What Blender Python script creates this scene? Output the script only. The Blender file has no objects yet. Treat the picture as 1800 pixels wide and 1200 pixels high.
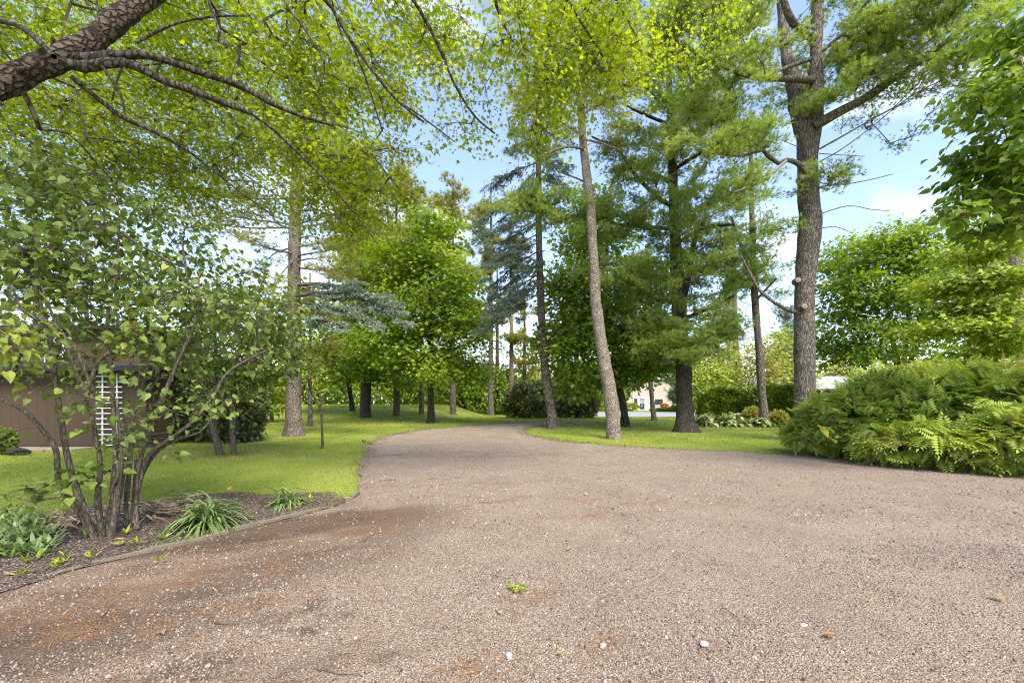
import bpy, math, random
import numpy as np
from mathutils import Vector

scene = bpy.context.scene
C = scene.collection

# ------------------------------------------------------------------ camera, sky, sun, exposure
CAMH = 1.5
cd = bpy.data.cameras.new('camera')
cam = bpy.data.objects.new('camera', cd); C.objects.link(cam)
cam.location = (0, 0, CAMH); cam.rotation_euler = (math.radians(90), 0, 0)
cd.sensor_width = 36; cd.lens = 16; cd.shift_y = 92/1800; cd.clip_start = 0.05; cd.clip_end = 2000
scene.camera = cam

SUN_EL, SUN_AZ = math.radians(52), math.radians(155)      # azimuth from +Y towards +X: behind the camera, a little to the right
world = bpy.data.worlds.new('World'); scene.world = world; world.use_nodes = True
nt = world.node_tree; N = nt.nodes; Lk = nt.links
for n in list(N): N.remove(n)
out = N.new('ShaderNodeOutputWorld'); bg = N.new('ShaderNodeBackground'); sky = N.new('ShaderNodeTexSky')
sky.sky_type = 'NISHITA'; sky.sun_disc = False; sky.sun_elevation = SUN_EL; sky.sun_rotation = SUN_AZ
sky.air_density = 1.0; sky.dust_density = 0.6; sky.ozone_density = 3.2
tc = N.new('ShaderNodeTexCoord')
mp = N.new('ShaderNodeMapping'); mp.inputs['Scale'].default_value = (1, 1, 2.6); mp.inputs['Location'].default_value = (3.35, 1.2, 0.4)
nz = N.new('ShaderNodeTexNoise'); nz.inputs['Scale'].default_value = 2.1; nz.inputs['Detail'].default_value = 7; nz.inputs['Roughness'].default_value = 0.55
cr = N.new('ShaderNodeValToRGB'); cr.color_ramp.elements[0].position = 0.57; cr.color_ramp.elements[1].position = 0.74
cr.color_ramp.elements[0].color = (0, 0, 0, 1)
sep = N.new('ShaderNodeSeparateXYZ')
hz = N.new('ShaderNodeMapRange'); hz.inputs[1].default_value = 0.4; hz.inputs[2].default_value = 0.0; hz.inputs[3].default_value = 0.07; hz.inputs[4].default_value = 0.16
ad = N.new('ShaderNodeMath'); ad.operation = 'ADD'
mul = N.new('ShaderNodeMath'); mul.operation = 'MULTIPLY'; mul.inputs[1].default_value = 0.85
mx = N.new('ShaderNodeMixRGB'); mx.inputs[2].default_value = (4.8, 5.0, 5.3, 1)
Lk.new(tc.outputs['Generated'], mp.inputs[0]); Lk.new(mp.outputs[0], nz.inputs['Vector'])
Lk.new(tc.outputs['Generated'], sep.inputs[0]); Lk.new(sep.outputs[2], hz.inputs[0])
sub = N.new('ShaderNodeMath'); sub.operation = 'MULTIPLY_ADD'; sub.inputs[1].default_value = 0.45; 
Lk.new(hz.outputs[0], sub.inputs[0]); prev = nz.outputs[0]
for cd_, lo_, amt in (((.614, .702, .361), .993, .11), ((.478, .824, .305), .996, .12), ((-.14, .93, .36), .997, .12), ((.66, .70, .26), .997, .1)):
    dt = N.new('ShaderNodeVectorMath'); dt.operation = 'DOT_PRODUCT'; dt.inputs[1].default_value = Vector(cd_).normalized(); Lk.new(tc.outputs['Generated'], dt.inputs[0])
    dm = N.new('ShaderNodeMapRange'); dm.interpolation_type = 'SMOOTHSTEP'; dm.inputs[1].default_value = lo_; dm.inputs[2].default_value = 1.0; dm.inputs[4].default_value = amt; Lk.new(dt.outputs['Value'], dm.inputs[0])
    da = N.new('ShaderNodeMath'); da.operation = 'ADD'; Lk.new(prev, da.inputs[0]); Lk.new(dm.outputs[0], da.inputs[1]); prev = da.outputs[0]
Lk.new(prev, sub.inputs[2])
Lk.new(sub.outputs[0], cr.inputs[0]); Lk.new(cr.outputs[0], mul.inputs[0])
ad.use_clamp = True
Lk.new(mul.outputs[0], ad.inputs[0]); Lk.new(hz.outputs[0], ad.inputs[1])
tint = N.new('ShaderNodeMixRGB'); tint.blend_type = 'MULTIPLY'; tint.inputs[0].default_value = 1; tint.inputs[2].default_value = (1.03, .965, 1.0, 1)
Lk.new(sky.outputs[0], tint.inputs[1]); Lk.new(ad.outputs[0], mx.inputs[0]); Lk.new(tint.outputs[0], mx.inputs[1])
Lk.new(mx.outputs[0], bg.inputs[0]); bg.inputs[1].default_value = 0.135
Lk.new(bg.outputs[0], out.inputs[0])

sd = bpy.data.lights.new('sun', 'SUN'); sd.energy = 2.7; sd.angle = math.radians(26); sd.color = (1.0, 0.95, 0.86)
sun = bpy.data.objects.new('sun', sd); C.objects.link(sun)
sv = Vector((math.sin(SUN_AZ)*math.cos(SUN_EL), math.cos(SUN_AZ)*math.cos(SUN_EL), math.sin(SUN_EL)))
sun.rotation_euler = sv.to_track_quat('Z', 'Y').to_euler()
scene.view_settings.view_transform = 'Standard'; scene.view_settings.look = 'None'
scene.view_settings.exposure = 1.6; scene.view_settings.gamma = 1
cy = scene.cycles
cy.max_bounces = 7; cy.diffuse_bounces = 4; cy.glossy_bounces = 2; cy.transmission_bounces = 5; cy.transparent_max_bounces = 8
cy.caustics_reflective = False; cy.caustics_refractive = False
cy.use_adaptive_sampling = True; cy.adaptive_threshold = 0.02
cy.use_denoising = True; cy.denoising_input_passes = 'RGB_ALBEDO_NORMAL'; cy.denoising_prefilter = 'NONE'; cy.filter_width = 1.15

# ------------------------------------------------------------------ helpers
def rng(seed): return np.random.default_rng(seed)
def W(px, py, d): return np.array([(px-900)/800*d, d, CAMH+(692-py)/800*d])
def unit(v): return v/np.maximum(np.linalg.norm(v, axis=-1, keepdims=True), 1e-9)
def hashv(i, j, k, s=0):
    n = (i*73856093) ^ (j*19349663) ^ (k*83492791) ^ (s*2654435)
    n = (n ^ (n >> 13)) * 1274126177 & 0x7fffffff
    return ((n ^ (n >> 16)) & 0xffff)/65535.0
def vnoise(P, sc=1.0, s=0):
    P = np.asarray(P, float)*sc; I = np.floor(P).astype(np.int64); F = P-I; F = F*F*(3-2*F); r = 0
    for a in (0, 1):
        for b in (0, 1):
            for c in (0, 1):
                w = (F[..., 0] if a else 1-F[..., 0])*(F[..., 1] if b else 1-F[..., 1])*(F[..., 2] if c else 1-F[..., 2])
                r = r+w*hashv(I[..., 0]+a, I[..., 1]+b, I[..., 2]+c, s)
    return r
def n2(x, y, sc, s=0): return vnoise(np.stack([x, y, np.zeros_like(x)], -1), sc, s)
def sstep(x): x = np.clip(x, 0, 1); return x*x*(3-2*x)

class MB:
    """collects vertex / face arrays and links them as one mesh object"""
    def __init__(s): s.v = []; s.f = []; s.t = []; s.n = 0
    def add(s, V, F, mat=0, tint=0.5):
        V = np.asarray(V, np.float32).reshape(-1, 3); F = np.asarray(F, np.int64)
        s.v.append(V); s.f.append((F+s.n, mat)); s.t.append(np.broadcast_to(np.asarray(tint, np.float32), (len(V),)).copy()); s.n += len(V)
    def build(s, name, mats, parent=None, smooth=False, loc=None):
        me = bpy.data.meshes.new(name)
        V = np.concatenate(s.v); T = np.concatenate(s.t)
        if loc is not None: V = V-np.asarray(loc, np.float32)
        loops = np.concatenate([f.ravel() for f, m in s.f]).astype(np.int32)
        cnt = np.concatenate([np.full(len(f), f.shape[1], np.int32) for f, m in s.f])
        mi = np.concatenate([np.full(len(f), m, np.int32) for f, m in s.f])
        st = np.concatenate([[0], np.cumsum(cnt)[:-1]]).astype(np.int32)
        me.vertices.add(len(V)); me.vertices.foreach_set('co', V.ravel())
        me.loops.add(len(loops)); me.loops.foreach_set('vertex_index', loops)
        me.polygons.add(len(cnt)); me.polygons.foreach_set('loop_start', st); me.polygons.foreach_set('loop_total', cnt)
        me.polygons.foreach_set('material_index', mi)
        me.polygons.foreach_set('use_smooth', np.full(len(cnt), smooth))
        a = me.attributes.new('tint', 'FLOAT', 'POINT'); a.data.foreach_set('value', T)
        me.update(calc_edges=True)
        for m in (mats if isinstance(mats, (list, tuple)) else [mats]): me.materials.append(m)
        o = bpy.data.objects.new(name, me); C.objects.link(o)
        if parent is not None: o.parent = parent
        if loc is not None and parent is None: o.location = loc
        return o
def box(mb, x0, x1, y0, y1, z0, z1, mat=0, tint=0.5):
    V = [(x, y, z) for x in (x0, x1) for y in (y0, y1) for z in (z0, z1)]
    mb.add(V, [(0, 1, 3, 2), (4, 6, 7, 5), (0, 4, 5, 1), (2, 3, 7, 6), (0, 2, 6, 4), (1, 5, 7, 3)], mat, tint)
def thing(name, label, cat, loc=(0, 0, 0), group=None):
    o = bpy.data.objects.new(name, None); C.objects.link(o); o.location = loc; o.empty_display_size = 0.2
    o['label'] = label; o['category'] = cat
    if group: o['group'] = group
    return o
def tag(o, label, cat, group=None, kind=None):
    if label: o['label'] = label
    if cat: o['category'] = cat
    if group: o['group'] = group
    if kind: o['kind'] = kind
    return o

def resample(pts, step):
    """catmull-rom through pts, sampled about every step metres"""
    P = np.asarray(pts, float); out = []
    Q = np.vstack([2*P[0]-P[1], P, 2*P[-1]-P[-2]])
    for i in range(len(P)-1):
        p0, p1, p2, p3 = Q[i], Q[i+1], Q[i+2], Q[i+3]
        n = max(1, int(np.linalg.norm(p2[:3]-p1[:3])/step))
        t = np.arange(n)[:, None]/n
        out.append(0.5*((2*p1)+(-p0+p2)*t+(2*p0-5*p1+4*p2-p3)*t**2+(-p0+3*p1-3*p2+p3)*t**3))
    out.append(P[-1:]); return np.vstack(out)
def frames(P):
    T = np.gradient(P, axis=0); T = unit(T)
    ref = np.array([0.31, 0.17, 0.93]) if abs(T[0][2]) < 0.8 else np.array([0.97, 0.22, 0.05])
    U = unit(np.cross(T, ref)); V = np.cross(T, U); return T, U, V
def tube(mb, P, R, ns=6, mat=0, tint=0.5, disp=None, cap=True):
    P = np.asarray(P, float); R = np.asarray(R, float); K = len(P); T, U, V = frames(P)
    a = np.arange(ns)*2*np.pi/ns
    D = U[:, None]*np.cos(a)[None, :, None]+V[:, None]*np.sin(a)[None, :, None]
    RR = np.broadcast_to(R[:, None], (K, ns)).copy()
    if disp is not None: RR = RR+disp(P[:, None]+D*RR[..., None], a, RR)
    X = P[:, None]+D*RR[..., None]
    i = np.arange(K-1)[:, None]*ns; j = np.arange(ns)[None]; k = (j+1) % ns
    F = np.stack([i+j, i+k, i+ns+k, i+ns+j], -1).reshape(-1, 4)
    mb.add(X.reshape(-1, 3), F, mat, tint)
    if cap:
        base = (K-1)*ns; n0 = mb.n-K*ns
        mb.add([P[-1]+T[-1]*R[-1]*0.3], np.zeros((0, 3), int), mat, tint)
        mb.f.append((np.stack([n0+base+j[0], n0+base+k[0], np.full(ns, n0+K*ns)], -1), mat))
def tubes(mb, P, R, ns=3, mat=0, tint=0.5):
    """many thin tubes at once, P (N,K,3), R (N,K)"""
    P = np.asarray(P, float); n, K, _ = P.shape
    if n == 0: return
    T = unit(P[:, -1]-P[:, 0]); ref = np.where(np.abs(T[:, 2:3]) < 0.8, np.array([[0., 0, 1]]), np.array([[1., 0, 0]]))
    U = unit(np.cross(T, ref)); V = np.cross(T, U); a = np.arange(ns)*2*np.pi/ns
    D = U[:, None, None]*np.cos(a)[None, None, :, None]+V[:, None, None]*np.sin(a)[None, None, :, None]
    X = P[:, :, None]+D*R[:, :, None, None]
    b = (np.arange(n)*K*ns)[:, None, None]; i = (np.arange(K-1)*ns)[None, :, None]; j = np.arange(ns)[None, None]; k = (j+1) % ns
    F = np.stack([b+i+j, b+i+k, b+i+ns+k, b+i+ns+j], -1).reshape(-1, 4)
    mb.add(X.reshape(-1, 3), F, mat, tint)
def scatter(mb, tpl, P, Dr, Nr, S, mat=0, tint=None, wscale=None):
    """copies of a template (verts: x across, y along, z normal) at P along Dr with normal Nr and size S"""
    TV, TF = tpl; n = len(P)
    if n == 0: return
    Y = unit(Dr); X = unit(np.cross(Y, Nr)); Z = np.cross(X, Y)
    S = np.broadcast_to(S, (n,)).astype(float)[:, None, None]
    wx = 1.0 if wscale is None else wscale[:, None, None]
    V = P[:, None]+S*(TV[None, :, 0:1]*wx*X[:, None]+TV[None, :, 1:2]*Y[:, None]+TV[None, :, 2:3]*Z[:, None])
    b = (np.arange(n)*len(TV))[:, None, None]
    if tint is None: tint = np.full(n, 0.5)
    mb.add(V.reshape(-1, 3), (TF[None]+b).reshape(-1, TF.shape[1]), mat, np.repeat(tint, len(TV)))

# leaf templates ------------------------------------------------------
def fan(outl, bend=0.0, fold=0.0, centre=(0, 0.45)):
    o = np.array(outl, float); V = np.vstack([[centre], o]); r2 = V[:, 1]
    z = -bend*r2**2+fold*np.abs(V[:, 0]); V = np.column_stack([V, z])
    n = len(o); F = np.array([(0, 1+i, 1+(i+1) % n) for i in range(n)]); return V, F
STAR = fan([(0, 0), (0.14, .12), (.42, .1), (.28, .3), (.52, .55), (.24, .52), (.12, .62), (0, 1.0), (-.12, .62), (-.24, .52), (-.52, .55), (-.28, .3), (-.42, .1), (-.14, .12)], .18, .12, (0, .38))
MAPLE = fan([(0, 0), (.42, .05), (.3, .3), (.55, .6), (.2, .62), (0, 1), (-.2, .62), (-.55, .6), (-.3, .3), (-.42, .05)], .2, .18, (0, .4))
FARLEAF = (np.array([(0, 0, 0), (.42, .42, .12), (0, 1, -.12), (-.42, .42, .12)], float), np.array([(0, 1, 2), (0, 2, 3)]))
HEART = (np.array([(0, 0, 0), (.24, -.1, .05), (.44, .1, .1), (.42, .38, .09), (.22, .72, .0), (0, 1.05, -.16), (-.22, .72, .0), (-.42, .38, .09), (-.44, .1, .1), (-.24, -.1, .05), (0, .4, -.02)], float),
         np.array([(10, i, i+1) for i in range(0, 9)]+[(10, 9, 0)]))
NARROW = (np.array([(0, 0, 0), (.13, .3, .04), (.1, .7, -.02), (0, 1, -.15), (-.1, .7, -.02), (-.13, .3, .04)], float), np.array([(0, 1, 5), (1, 2, 5), (5, 2, 4), (2, 3, 4)]))
def make_frond():
    V = []; F = []
    for i in range(7):
        y = 0.12+i*0.11; L = 0.32*math.sin(math.pi*(0.22+0.11*i))**0.8+.04
        for s in (-1, 1):
            b = len(V); zb = -0.22*y*y
            V += [(0, y-.012, zb), (s*L*.45, y+.075+.02, zb+.01), (s*L*1.05, y+.085, zb-.05), (s*L*.5, y-.03, zb+.01)]
            F += [(b, b+1, b+2), (b, b+2, b+3)]
    b = len(V); V += [(0, .86, -.17), (.05, .96, -.2), (0, 1.1, -.28), (-.05, .96, -.2)]; F += [(b, b+1, b+2), (b, b+2, b+3)]
    b = len(V); V += [(-.006, 0, 0), (.006, 0, 0), (0, .95, -.2)]; F += [(b, b+1, b+2)]
    return np.array(V, float), np.array(F)
FROND = make_frond()
def make_tuft(n, spread, w, seed, back=0.0):
    r = rng(seed); V = []; F = []
    for i in range(n):
        a = r.uniform(0, 2*np.pi); s = spread*(r.uniform(.25, 1))
        d = np.array([math.sin(s)*math.cos(a), math.cos(s), math.sin(s)*math.sin(a)]); L = r.uniform(.75, 1.1)
        p0 = np.array([0, -back*r.uniform(0, 1), 0]); side = unit(np.cross(d, r.normal(size=3)))*w
        b = len(V); V += [p0+side, p0-side, p0+d*L+np.array([0, 0, -.06])]; F.append((b, b+1, b+2))
    return np.array(V), np.array(F)
TUFT = make_tuft(13, .85, .045, 5, .5)
TUFTB = make_tuft(14, 1.1, .05, 6, .7)
def make_sprig(n, seed):
    r = rng(seed); V = []; F = []
    for i in range(n):
        y = r.uniform(0, 1); a = r.uniform(0, 2*np.pi); d = unit(np.array([math.cos(a)*.9, .75, math.sin(a)*.9])); side = np.array([-math.sin(a), 0, math.cos(a)])*.075
        p0 = np.array([0, y, 0.]); b = len(V); V += [p0+side, p0-side, p0+d*.32]; F.append((b, b+1, b+2))
    return np.array(V), np.array(F)
SPRIG = make_sprig(16, 8)

# ------------------------------------------------------------------ materials
def mat(name):
    m = bpy.data.materials.new(name); m.use_nodes = True; nt = m.node_tree
    for n in list(nt.nodes): nt.nodes.remove(n)
    o = nt.nodes.new('ShaderNodeOutputMaterial'); return m, nt, nt.nodes, nt.links, o
def ramp(Nn, cols, pos=None):
    r = Nn.new('ShaderNodeValToRGB'); e = r.color_ramp.elements
    pos = pos or [i/(len(cols)-1) for i in range(len(cols))]
    while len(e) < len(cols): e.new(0.5)
    for i, c in enumerate(cols): e[i].position = pos[i]; e[i].color = (*c, 1)
    return r
HUE = (1.19, 1.0, 1.2)
def leaf_mat(name, cols, trans=(1.3, 1.25, .5), tf=0.4, rough=.5, spec=.35):
    m, nt, Nn, L, o = mat(name)
    g_ = 1.0 if tf < .2 else 1.3
    at = Nn.new('ShaderNodeAttribute'); at.attribute_name = 'tint'; r = ramp(Nn, [(min(.85, q[0]*g_*HUE[0]), min(.85, q[1]*g_*HUE[1]), min(.85, q[2]*g_*HUE[2])) if g_ > 1 and q[1] > q[0]*1.02 and 'blue' not in name else q for q in cols]); L.new(at.outputs['Fac'], r.inputs[0])
    p = Nn.new('ShaderNodeBsdfPrincipled'); p.inputs['Roughness'].default_value = rough; p.inputs['Specular IOR Level'].default_value = spec
    t = Nn.new('ShaderNodeBsdfTranslucent'); mm = Nn.new('ShaderNodeMixRGB'); mm.blend_type = 'MULTIPLY'; mm.inputs[0].default_value = 1
    mm.inputs[2].default_value = (*trans, 1); mx = Nn.new('ShaderNodeMixShader'); mx.inputs[0].default_value = tf
    L.new(r.outputs[0], p.inputs['Base Color']); L.new(r.outputs[0], mm.inputs[1]); L.new(mm.outputs[0], t.inputs[0])
    L.new(p.outputs[0], mx.inputs[1]); L.new(t.outputs[0], mx.inputs[2]); L.new(mx.outputs[0], o.inputs[0]); return m
def noisy(name, cols, scale=5, detail=6, rough=.85, bump=.3, stretch=(1, 1, 1), bscale=None, bdist=.02, spec=.3, vor=None, pos=None, attr=None, metallic=0):
    m, nt, Nn, L, o = mat(name)
    tcn = Nn.new('ShaderNodeTexCoord'); mpn = Nn.new('ShaderNodeMapping'); mpn.inputs['Scale'].default_value = stretch; L.new(tcn.outputs['Object'], mpn.inputs[0])
    nz = Nn.new('ShaderNodeTexNoise'); nz.inputs['Scale'].default_value = scale; nz.inputs['Detail'].default_value = detail; nz.inputs['Roughness'].default_value = .65
    L.new(mpn.outputs[0], nz.inputs['Vector'])
    r = ramp(Nn, cols, pos); fac = nz.outputs[0]
    if attr:
        at = Nn.new('ShaderNodeAttribute'); at.attribute_name = 'tint'; a2 = Nn.new('ShaderNodeMath'); a2.operation = 'MULTIPLY_ADD'
        a2.inputs[1].default_value = attr; L.new(at.outputs['Fac'], a2.inputs[0])
        a3 = Nn.new('ShaderNodeMath'); a3.operation = 'SUBTRACT'; a3.inputs[1].default_value = attr*.5; L.new(nz.outputs[0], a3.inputs[0]); L.new(a3.outputs[0], a2.inputs[2]); fac = a2.outputs[0]
    L.new(fac, r.inputs[0])
    p = Nn.new('ShaderNodeBsdfPrincipled'); p.inputs['Roughness'].default_value = rough; p.inputs['Specular IOR Level'].default_value = spec; p.inputs['Metallic'].default_value = metallic
    L.new(r.outputs[0], p.inputs['Base Color'])
    if bump:
        b = Nn.new('ShaderNodeBump'); b.inputs['Strength'].default_value = bump; b.inputs['Distance'].default_value = bdist
        if vor:
            v = Nn.new('ShaderNodeTexVoronoi'); v.feature = 'DISTANCE_TO_EDGE'; v.inputs['Scale'].default_value = vor; L.new(mpn.outputs[0], v.inputs['Vector'])
            nw = Nn.new('ShaderNodeTexNoise'); nw.inputs['Scale'].default_value = vor*2.2; nw.inputs['Detail'].default_value = 4; L.new(mpn.outputs[0], nw.inputs['Vector'])
            a = Nn.new('ShaderNodeMath'); a.operation = 'MULTIPLY_ADD'; a.inputs[1].default_value = 1.6; L.new(v.outputs[0], a.inputs[0]); L.new(nw.outputs[0], a.inputs[2]); L.new(a.outputs[0], b.inputs['Height'])
        else:
            nb = Nn.new('ShaderNodeTexNoise'); nb.inputs['Scale'].default_value = bscale or scale*3; nb.inputs['Detail'].default_value = 8; L.new(mpn.outputs[0], nb.inputs['Vector']); L.new(nb.outputs[0], b.inputs['Height'])
        L.new(b.outputs[0], p.inputs['Normal'])
    L.new(p.outputs[0], o.inputs[0]); return m
def bark(name, cols, vor=14, st=(1, 1, .28), bump=.9, bdist=.03):
    """bark: plates from a stretched voronoi, dark between the plates, lichen-like blotches"""
    m, nt, Nn, L, o = mat(name)
    tcn = Nn.new('ShaderNodeTexCoord'); mpn = Nn.new('ShaderNodeMapping'); mpn.inputs['Scale'].default_value = st; L.new(tcn.outputs['Object'], mpn.inputs[0])
    nw = Nn.new('ShaderNodeTexNoise'); nw.inputs['Scale'].default_value = 9; nw.inputs['Detail'].default_value = 5; L.new(mpn.outputs[0], nw.inputs['Vector'])
    ma = Nn.new('ShaderNodeMixRGB'); ma.blend_type = 'LINEAR_LIGHT'; ma.inputs[0].default_value = .06; L.new(mpn.outputs[0], ma.inputs[1]); L.new(nw.outputs['Color'], ma.inputs[2])
    v = Nn.new('ShaderNodeTexVoronoi'); v.feature = 'DISTANCE_TO_EDGE'; v.inputs['Scale'].default_value = vor; L.new(ma.outputs[0], v.inputs['Vector'])
    mr = Nn.new('ShaderNodeMapRange'); mr.inputs[2].default_value = .16; L.new(v.outputs[0], mr.inputs[0])
    nz = Nn.new('ShaderNodeTexNoise'); nz.inputs['Scale'].default_value = 3.1; nz.inputs['Detail'].default_value = 9; nz.inputs['Roughness'].default_value = .75; L.new(tcn.outputs['Object'], nz.inputs['Vector'])
    nf = Nn.new('ShaderNodeTexNoise'); nf.inputs['Scale'].default_value = 45; nf.inputs['Detail'].default_value = 6; L.new(mpn.outputs[0], nf.inputs['Vector'])
    mixn = Nn.new('ShaderNodeMath'); mixn.operation = 'MULTIPLY_ADD'; mixn.inputs[1].default_value = .55; L.new(nf.outputs[0], mixn.inputs[0])
    hm = Nn.new('ShaderNodeMath'); hm.operation = 'MULTIPLY_ADD'; hm.inputs[1].default_value = .7; hm.inputs[2].default_value = -.12; L.new(nz.outputs[0], hm.inputs[0]); L.new(hm.outputs[0], mixn.inputs[2])
    r = ramp(Nn, cols, [.28, .5, .72][:len(cols)] if len(cols) == 3 else None); L.new(mixn.outputs[0], r.inputs[0])
    dk = Nn.new('ShaderNodeMixRGB'); dk.blend_type = 'MULTIPLY'; dk.inputs[0].default_value = 1
    rr = ramp(Nn, [(.42, .38, .34), (1, 1, 1)]); L.new(mr.outputs[0], rr.inputs[0]); L.new(r.outputs[0], dk.inputs[1]); L.new(rr.outputs[0], dk.inputs[2])
    p = Nn.new('ShaderNodeBsdfPrincipled'); p.inputs['Roughness'].default_value = .9; p.inputs['Specular IOR Level'].default_value = .2; L.new(dk.outputs[0], p.inputs['Base Color'])
    hh = Nn.new('ShaderNodeMath'); hh.operation = 'MULTIPLY_ADD'; hh.inputs[1].default_value = .5; L.new(nf.outputs[0], hh.inputs[0]); L.new(mr.outputs[0], hh.inputs[2])
    b = Nn.new('ShaderNodeBump'); b.inputs['Strength'].default_value = bump; b.inputs['Distance'].default_value = bdist; L.new(hh.outputs[0], b.inputs['Height']); L.new(b.outputs[0], p.inputs['Normal'])
    L.new(p.outputs[0], o.inputs[0]); return m

M = {}
M['bark_plate'] = bark('bark_plate', [(.055, .038, .028), (.12, .085, .062), (.22, .165, .125)], 15, (.42, 1, .8), 1, .05)
M['bark_grey'] = bark('bark_grey', [(.10, .08, .06), (.19, .155, .125), (.31, .27, .23)], 17)
M['bark_light'] = bark('bark_light', [(.13, .095, .07), (.29, .23, .18), (.48, .41, .34)], 20, (1, 1, .6), .8)
M['bark_mid'] = bark('bark_mid', [(.11, .088, .07), (.20, .165, .135), (.34, .29, .245)], 20, (1, 1, .6), .8)
M['bark_dark'] = bark('bark_dark', [(.045, .035, .028), (.09, .07, .055), (.16, .13, .105)], 17)
M['bark_twig'] = noisy('bark_twig', [(.055, .04, .03), (.14, .11, .085)], 9, 4, bump=0)
M['bark_stem'] = bark('bark_stem', [(.06, .048, .033), (.125, .10, .07), (.21, .18, .13)], 30, (1, 1, .3), .5, .01)
M['twig_pale'] = noisy('twig_pale', [(.16, .13, .10), (.30, .26, .21)], 12, 4, bump=0)
M['cut_wood'] = noisy('cut_wood', [(.16, .12, .085), (.30, .245, .18)], 30, 4, bump=.2)
M['leaf_silver'] = leaf_mat('leaf_silver', [(.10, .17, .012), (.20, .29, .015), (.31, .38, .02)], (1.5, 1.5, .4), .58)
M['leaf_maple'] = leaf_mat('leaf_maple', [(.06, .12, .014), (.14, .24, .018), (.26, .35, .025)], (1.6, 1.55, .5), .52)
M['leaf_maple_dark'] = leaf_mat('leaf_maple_dark', [(.07, .135, .018), (.15, .26, .024), (.25, .36, .03)], (1.4, 1.4, .5), .42)
M['leaf_lilac'] = leaf_mat('leaf_lilac', [(.055, .105, .02), (.125, .195, .03), (.21, .28, .04), (.40, .42, .04)], (1.3, 1.35, .6), .36, .5, .3)
M['leaf_linden'] = leaf_mat('leaf_linden', [(.06, .12, .018), (.12, .21, .022), (.22, .31, .03)], (1.5, 1.5, .5), .45, .5, .3)
M['leaf_sorbaria'] = leaf_mat('leaf_sorbaria', [(.07, .13, .018), (.16, .255, .03), (.26, .36, .045), (.34, .27, .1)], (1.3, 1.3, .5), .34)
M['leaf_lily'] = leaf_mat('leaf_lily', [(.05, .10, .03), (.11, .19, .05), (.22, .30, .08)], (1.2, 1.2, .6), .3, .4, .5)
M['leaf_hosta'] = leaf_mat('leaf_hosta', [(.05, .10, .02), (.14, .23, .04), (.45, .48, .25)], (1.2, 1.2, .6), .25)
M['needle_pine'] = leaf_mat('needle_pine', [(.09, .155, .038), (.17, .265, .055), (.28, .36, .075)], (1.45, 1.45, .6), .5)
M['needle_olive'] = leaf_mat('needle_olive', [(.09, .12, .03), (.19, .22, .045), (.33, .34, .06)], (1.4, 1.35, .6), .45)
M['needle_blue'] = leaf_mat('needle_blue', [(.12, .165, .11), (.235, .295, .215), (.38, .45, .365)], (1.1, 1.1, .9), .25)
M['needle_dead'] = leaf_mat('needle_dead', [(.25, .12, .05), (.45, .24, .11)], (1.2, 1., .7), .3)
M['needle_cedar'] = leaf_mat('needle_cedar', [(.04, .08, .018), (.12, .20, .022), (.26, .35, .03)], (1.2, 1.2, .6), .28)
M['needle_yew'] = leaf_mat('needle_yew', [(.018, .034, .014), (.045, .075, .022), (.10, .13, .035)], (1.2, 1.2, .6), .22)
M['leaf_bright'] = leaf_mat('leaf_bright', [(.09, .16, .015), (.20, .30, .02), (.36, .42, .05)], (1.3, 1.3, .5), .42)
M['cone'] = leaf_mat('cone', [(.10, .065, .04), (.2, .13, .08)], (1, 1, 1), .05)
M['petal'] = leaf_mat('petal', [(.75, .30, .02), (.8, .38, .05)], (1.1, 1, 1), .4)
M['red_petal'] = leaf_mat('red_petal', [(.6, .08, .03), (.85, .25, .06)], (1.1, 1, 1), .3)
# ------------------------------------------------------------------ terrain
def terr(x, y):
    x = np.asarray(x, float); y = np.asarray(y, float)
    slope = -0.027*np.maximum(0, y-26)+0.012*np.maximum(0, y-95)
    mound = 0.55*sstep((y-24)/13)-0.03*np.maximum(0, y-40)
    w = sstep((x+6.2)/4.2)
    return w*slope+(1-w)*mound
def G(px, py):
    """ground point seen at a pixel of the 1800 x 1200 photograph"""
    lo = 1.5
    for d in np.arange(1.5, 140, .02):
        p = W(px, py, d)
        if p[2] <= terr(p[0], p[1]): return np.array([p[0], p[1], float(terr(p[0], p[1]))])
    p = W(px, py, 60); p[2] = terr(p[0], p[1]); return p
def sdf(P, poly):
    """signed distance of points (N,2) to a closed polygon, negative inside"""
    A = np.asarray(poly, float); B = np.roll(A, -1, 0); n = len(P); out = np.empty(n)
    for s in range(0, n, 40000):
        p = P[s:s+40000]; d2 = np.full(len(p), 1e18); ins = np.zeros(len(p), bool)
        for a, b in zip(A, B):
            e = b-a; w = p-a; t = np.clip((w@e)/(e@e+1e-12), 0, 1); q = w-t[:, None]*e; d2 = np.minimum(d2, (q**2).sum(1))
            c = (a[1] > p[:, 1]) != (b[1] > p[:, 1])
            with np.errstate(divide='ignore', invalid='ignore'):
                xi = a[0]+(p[:, 1]-a[1])*e[0]/(e[1] if abs(e[1]) > 1e-12 else 1e-12)
            ins ^= c & (p[:, 0] < xi)
        out[s:s+40000] = np.sqrt(d2)*np.where(ins, -1, 1)
    return out
def smooth2(pts, step=.25):
    P = np.array([(a, b, 0) for a, b in pts]); return resample(P, step)[:, :2]
def gp(lst): return [tuple(G(a, b)[:2]) for a, b in lst]

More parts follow.
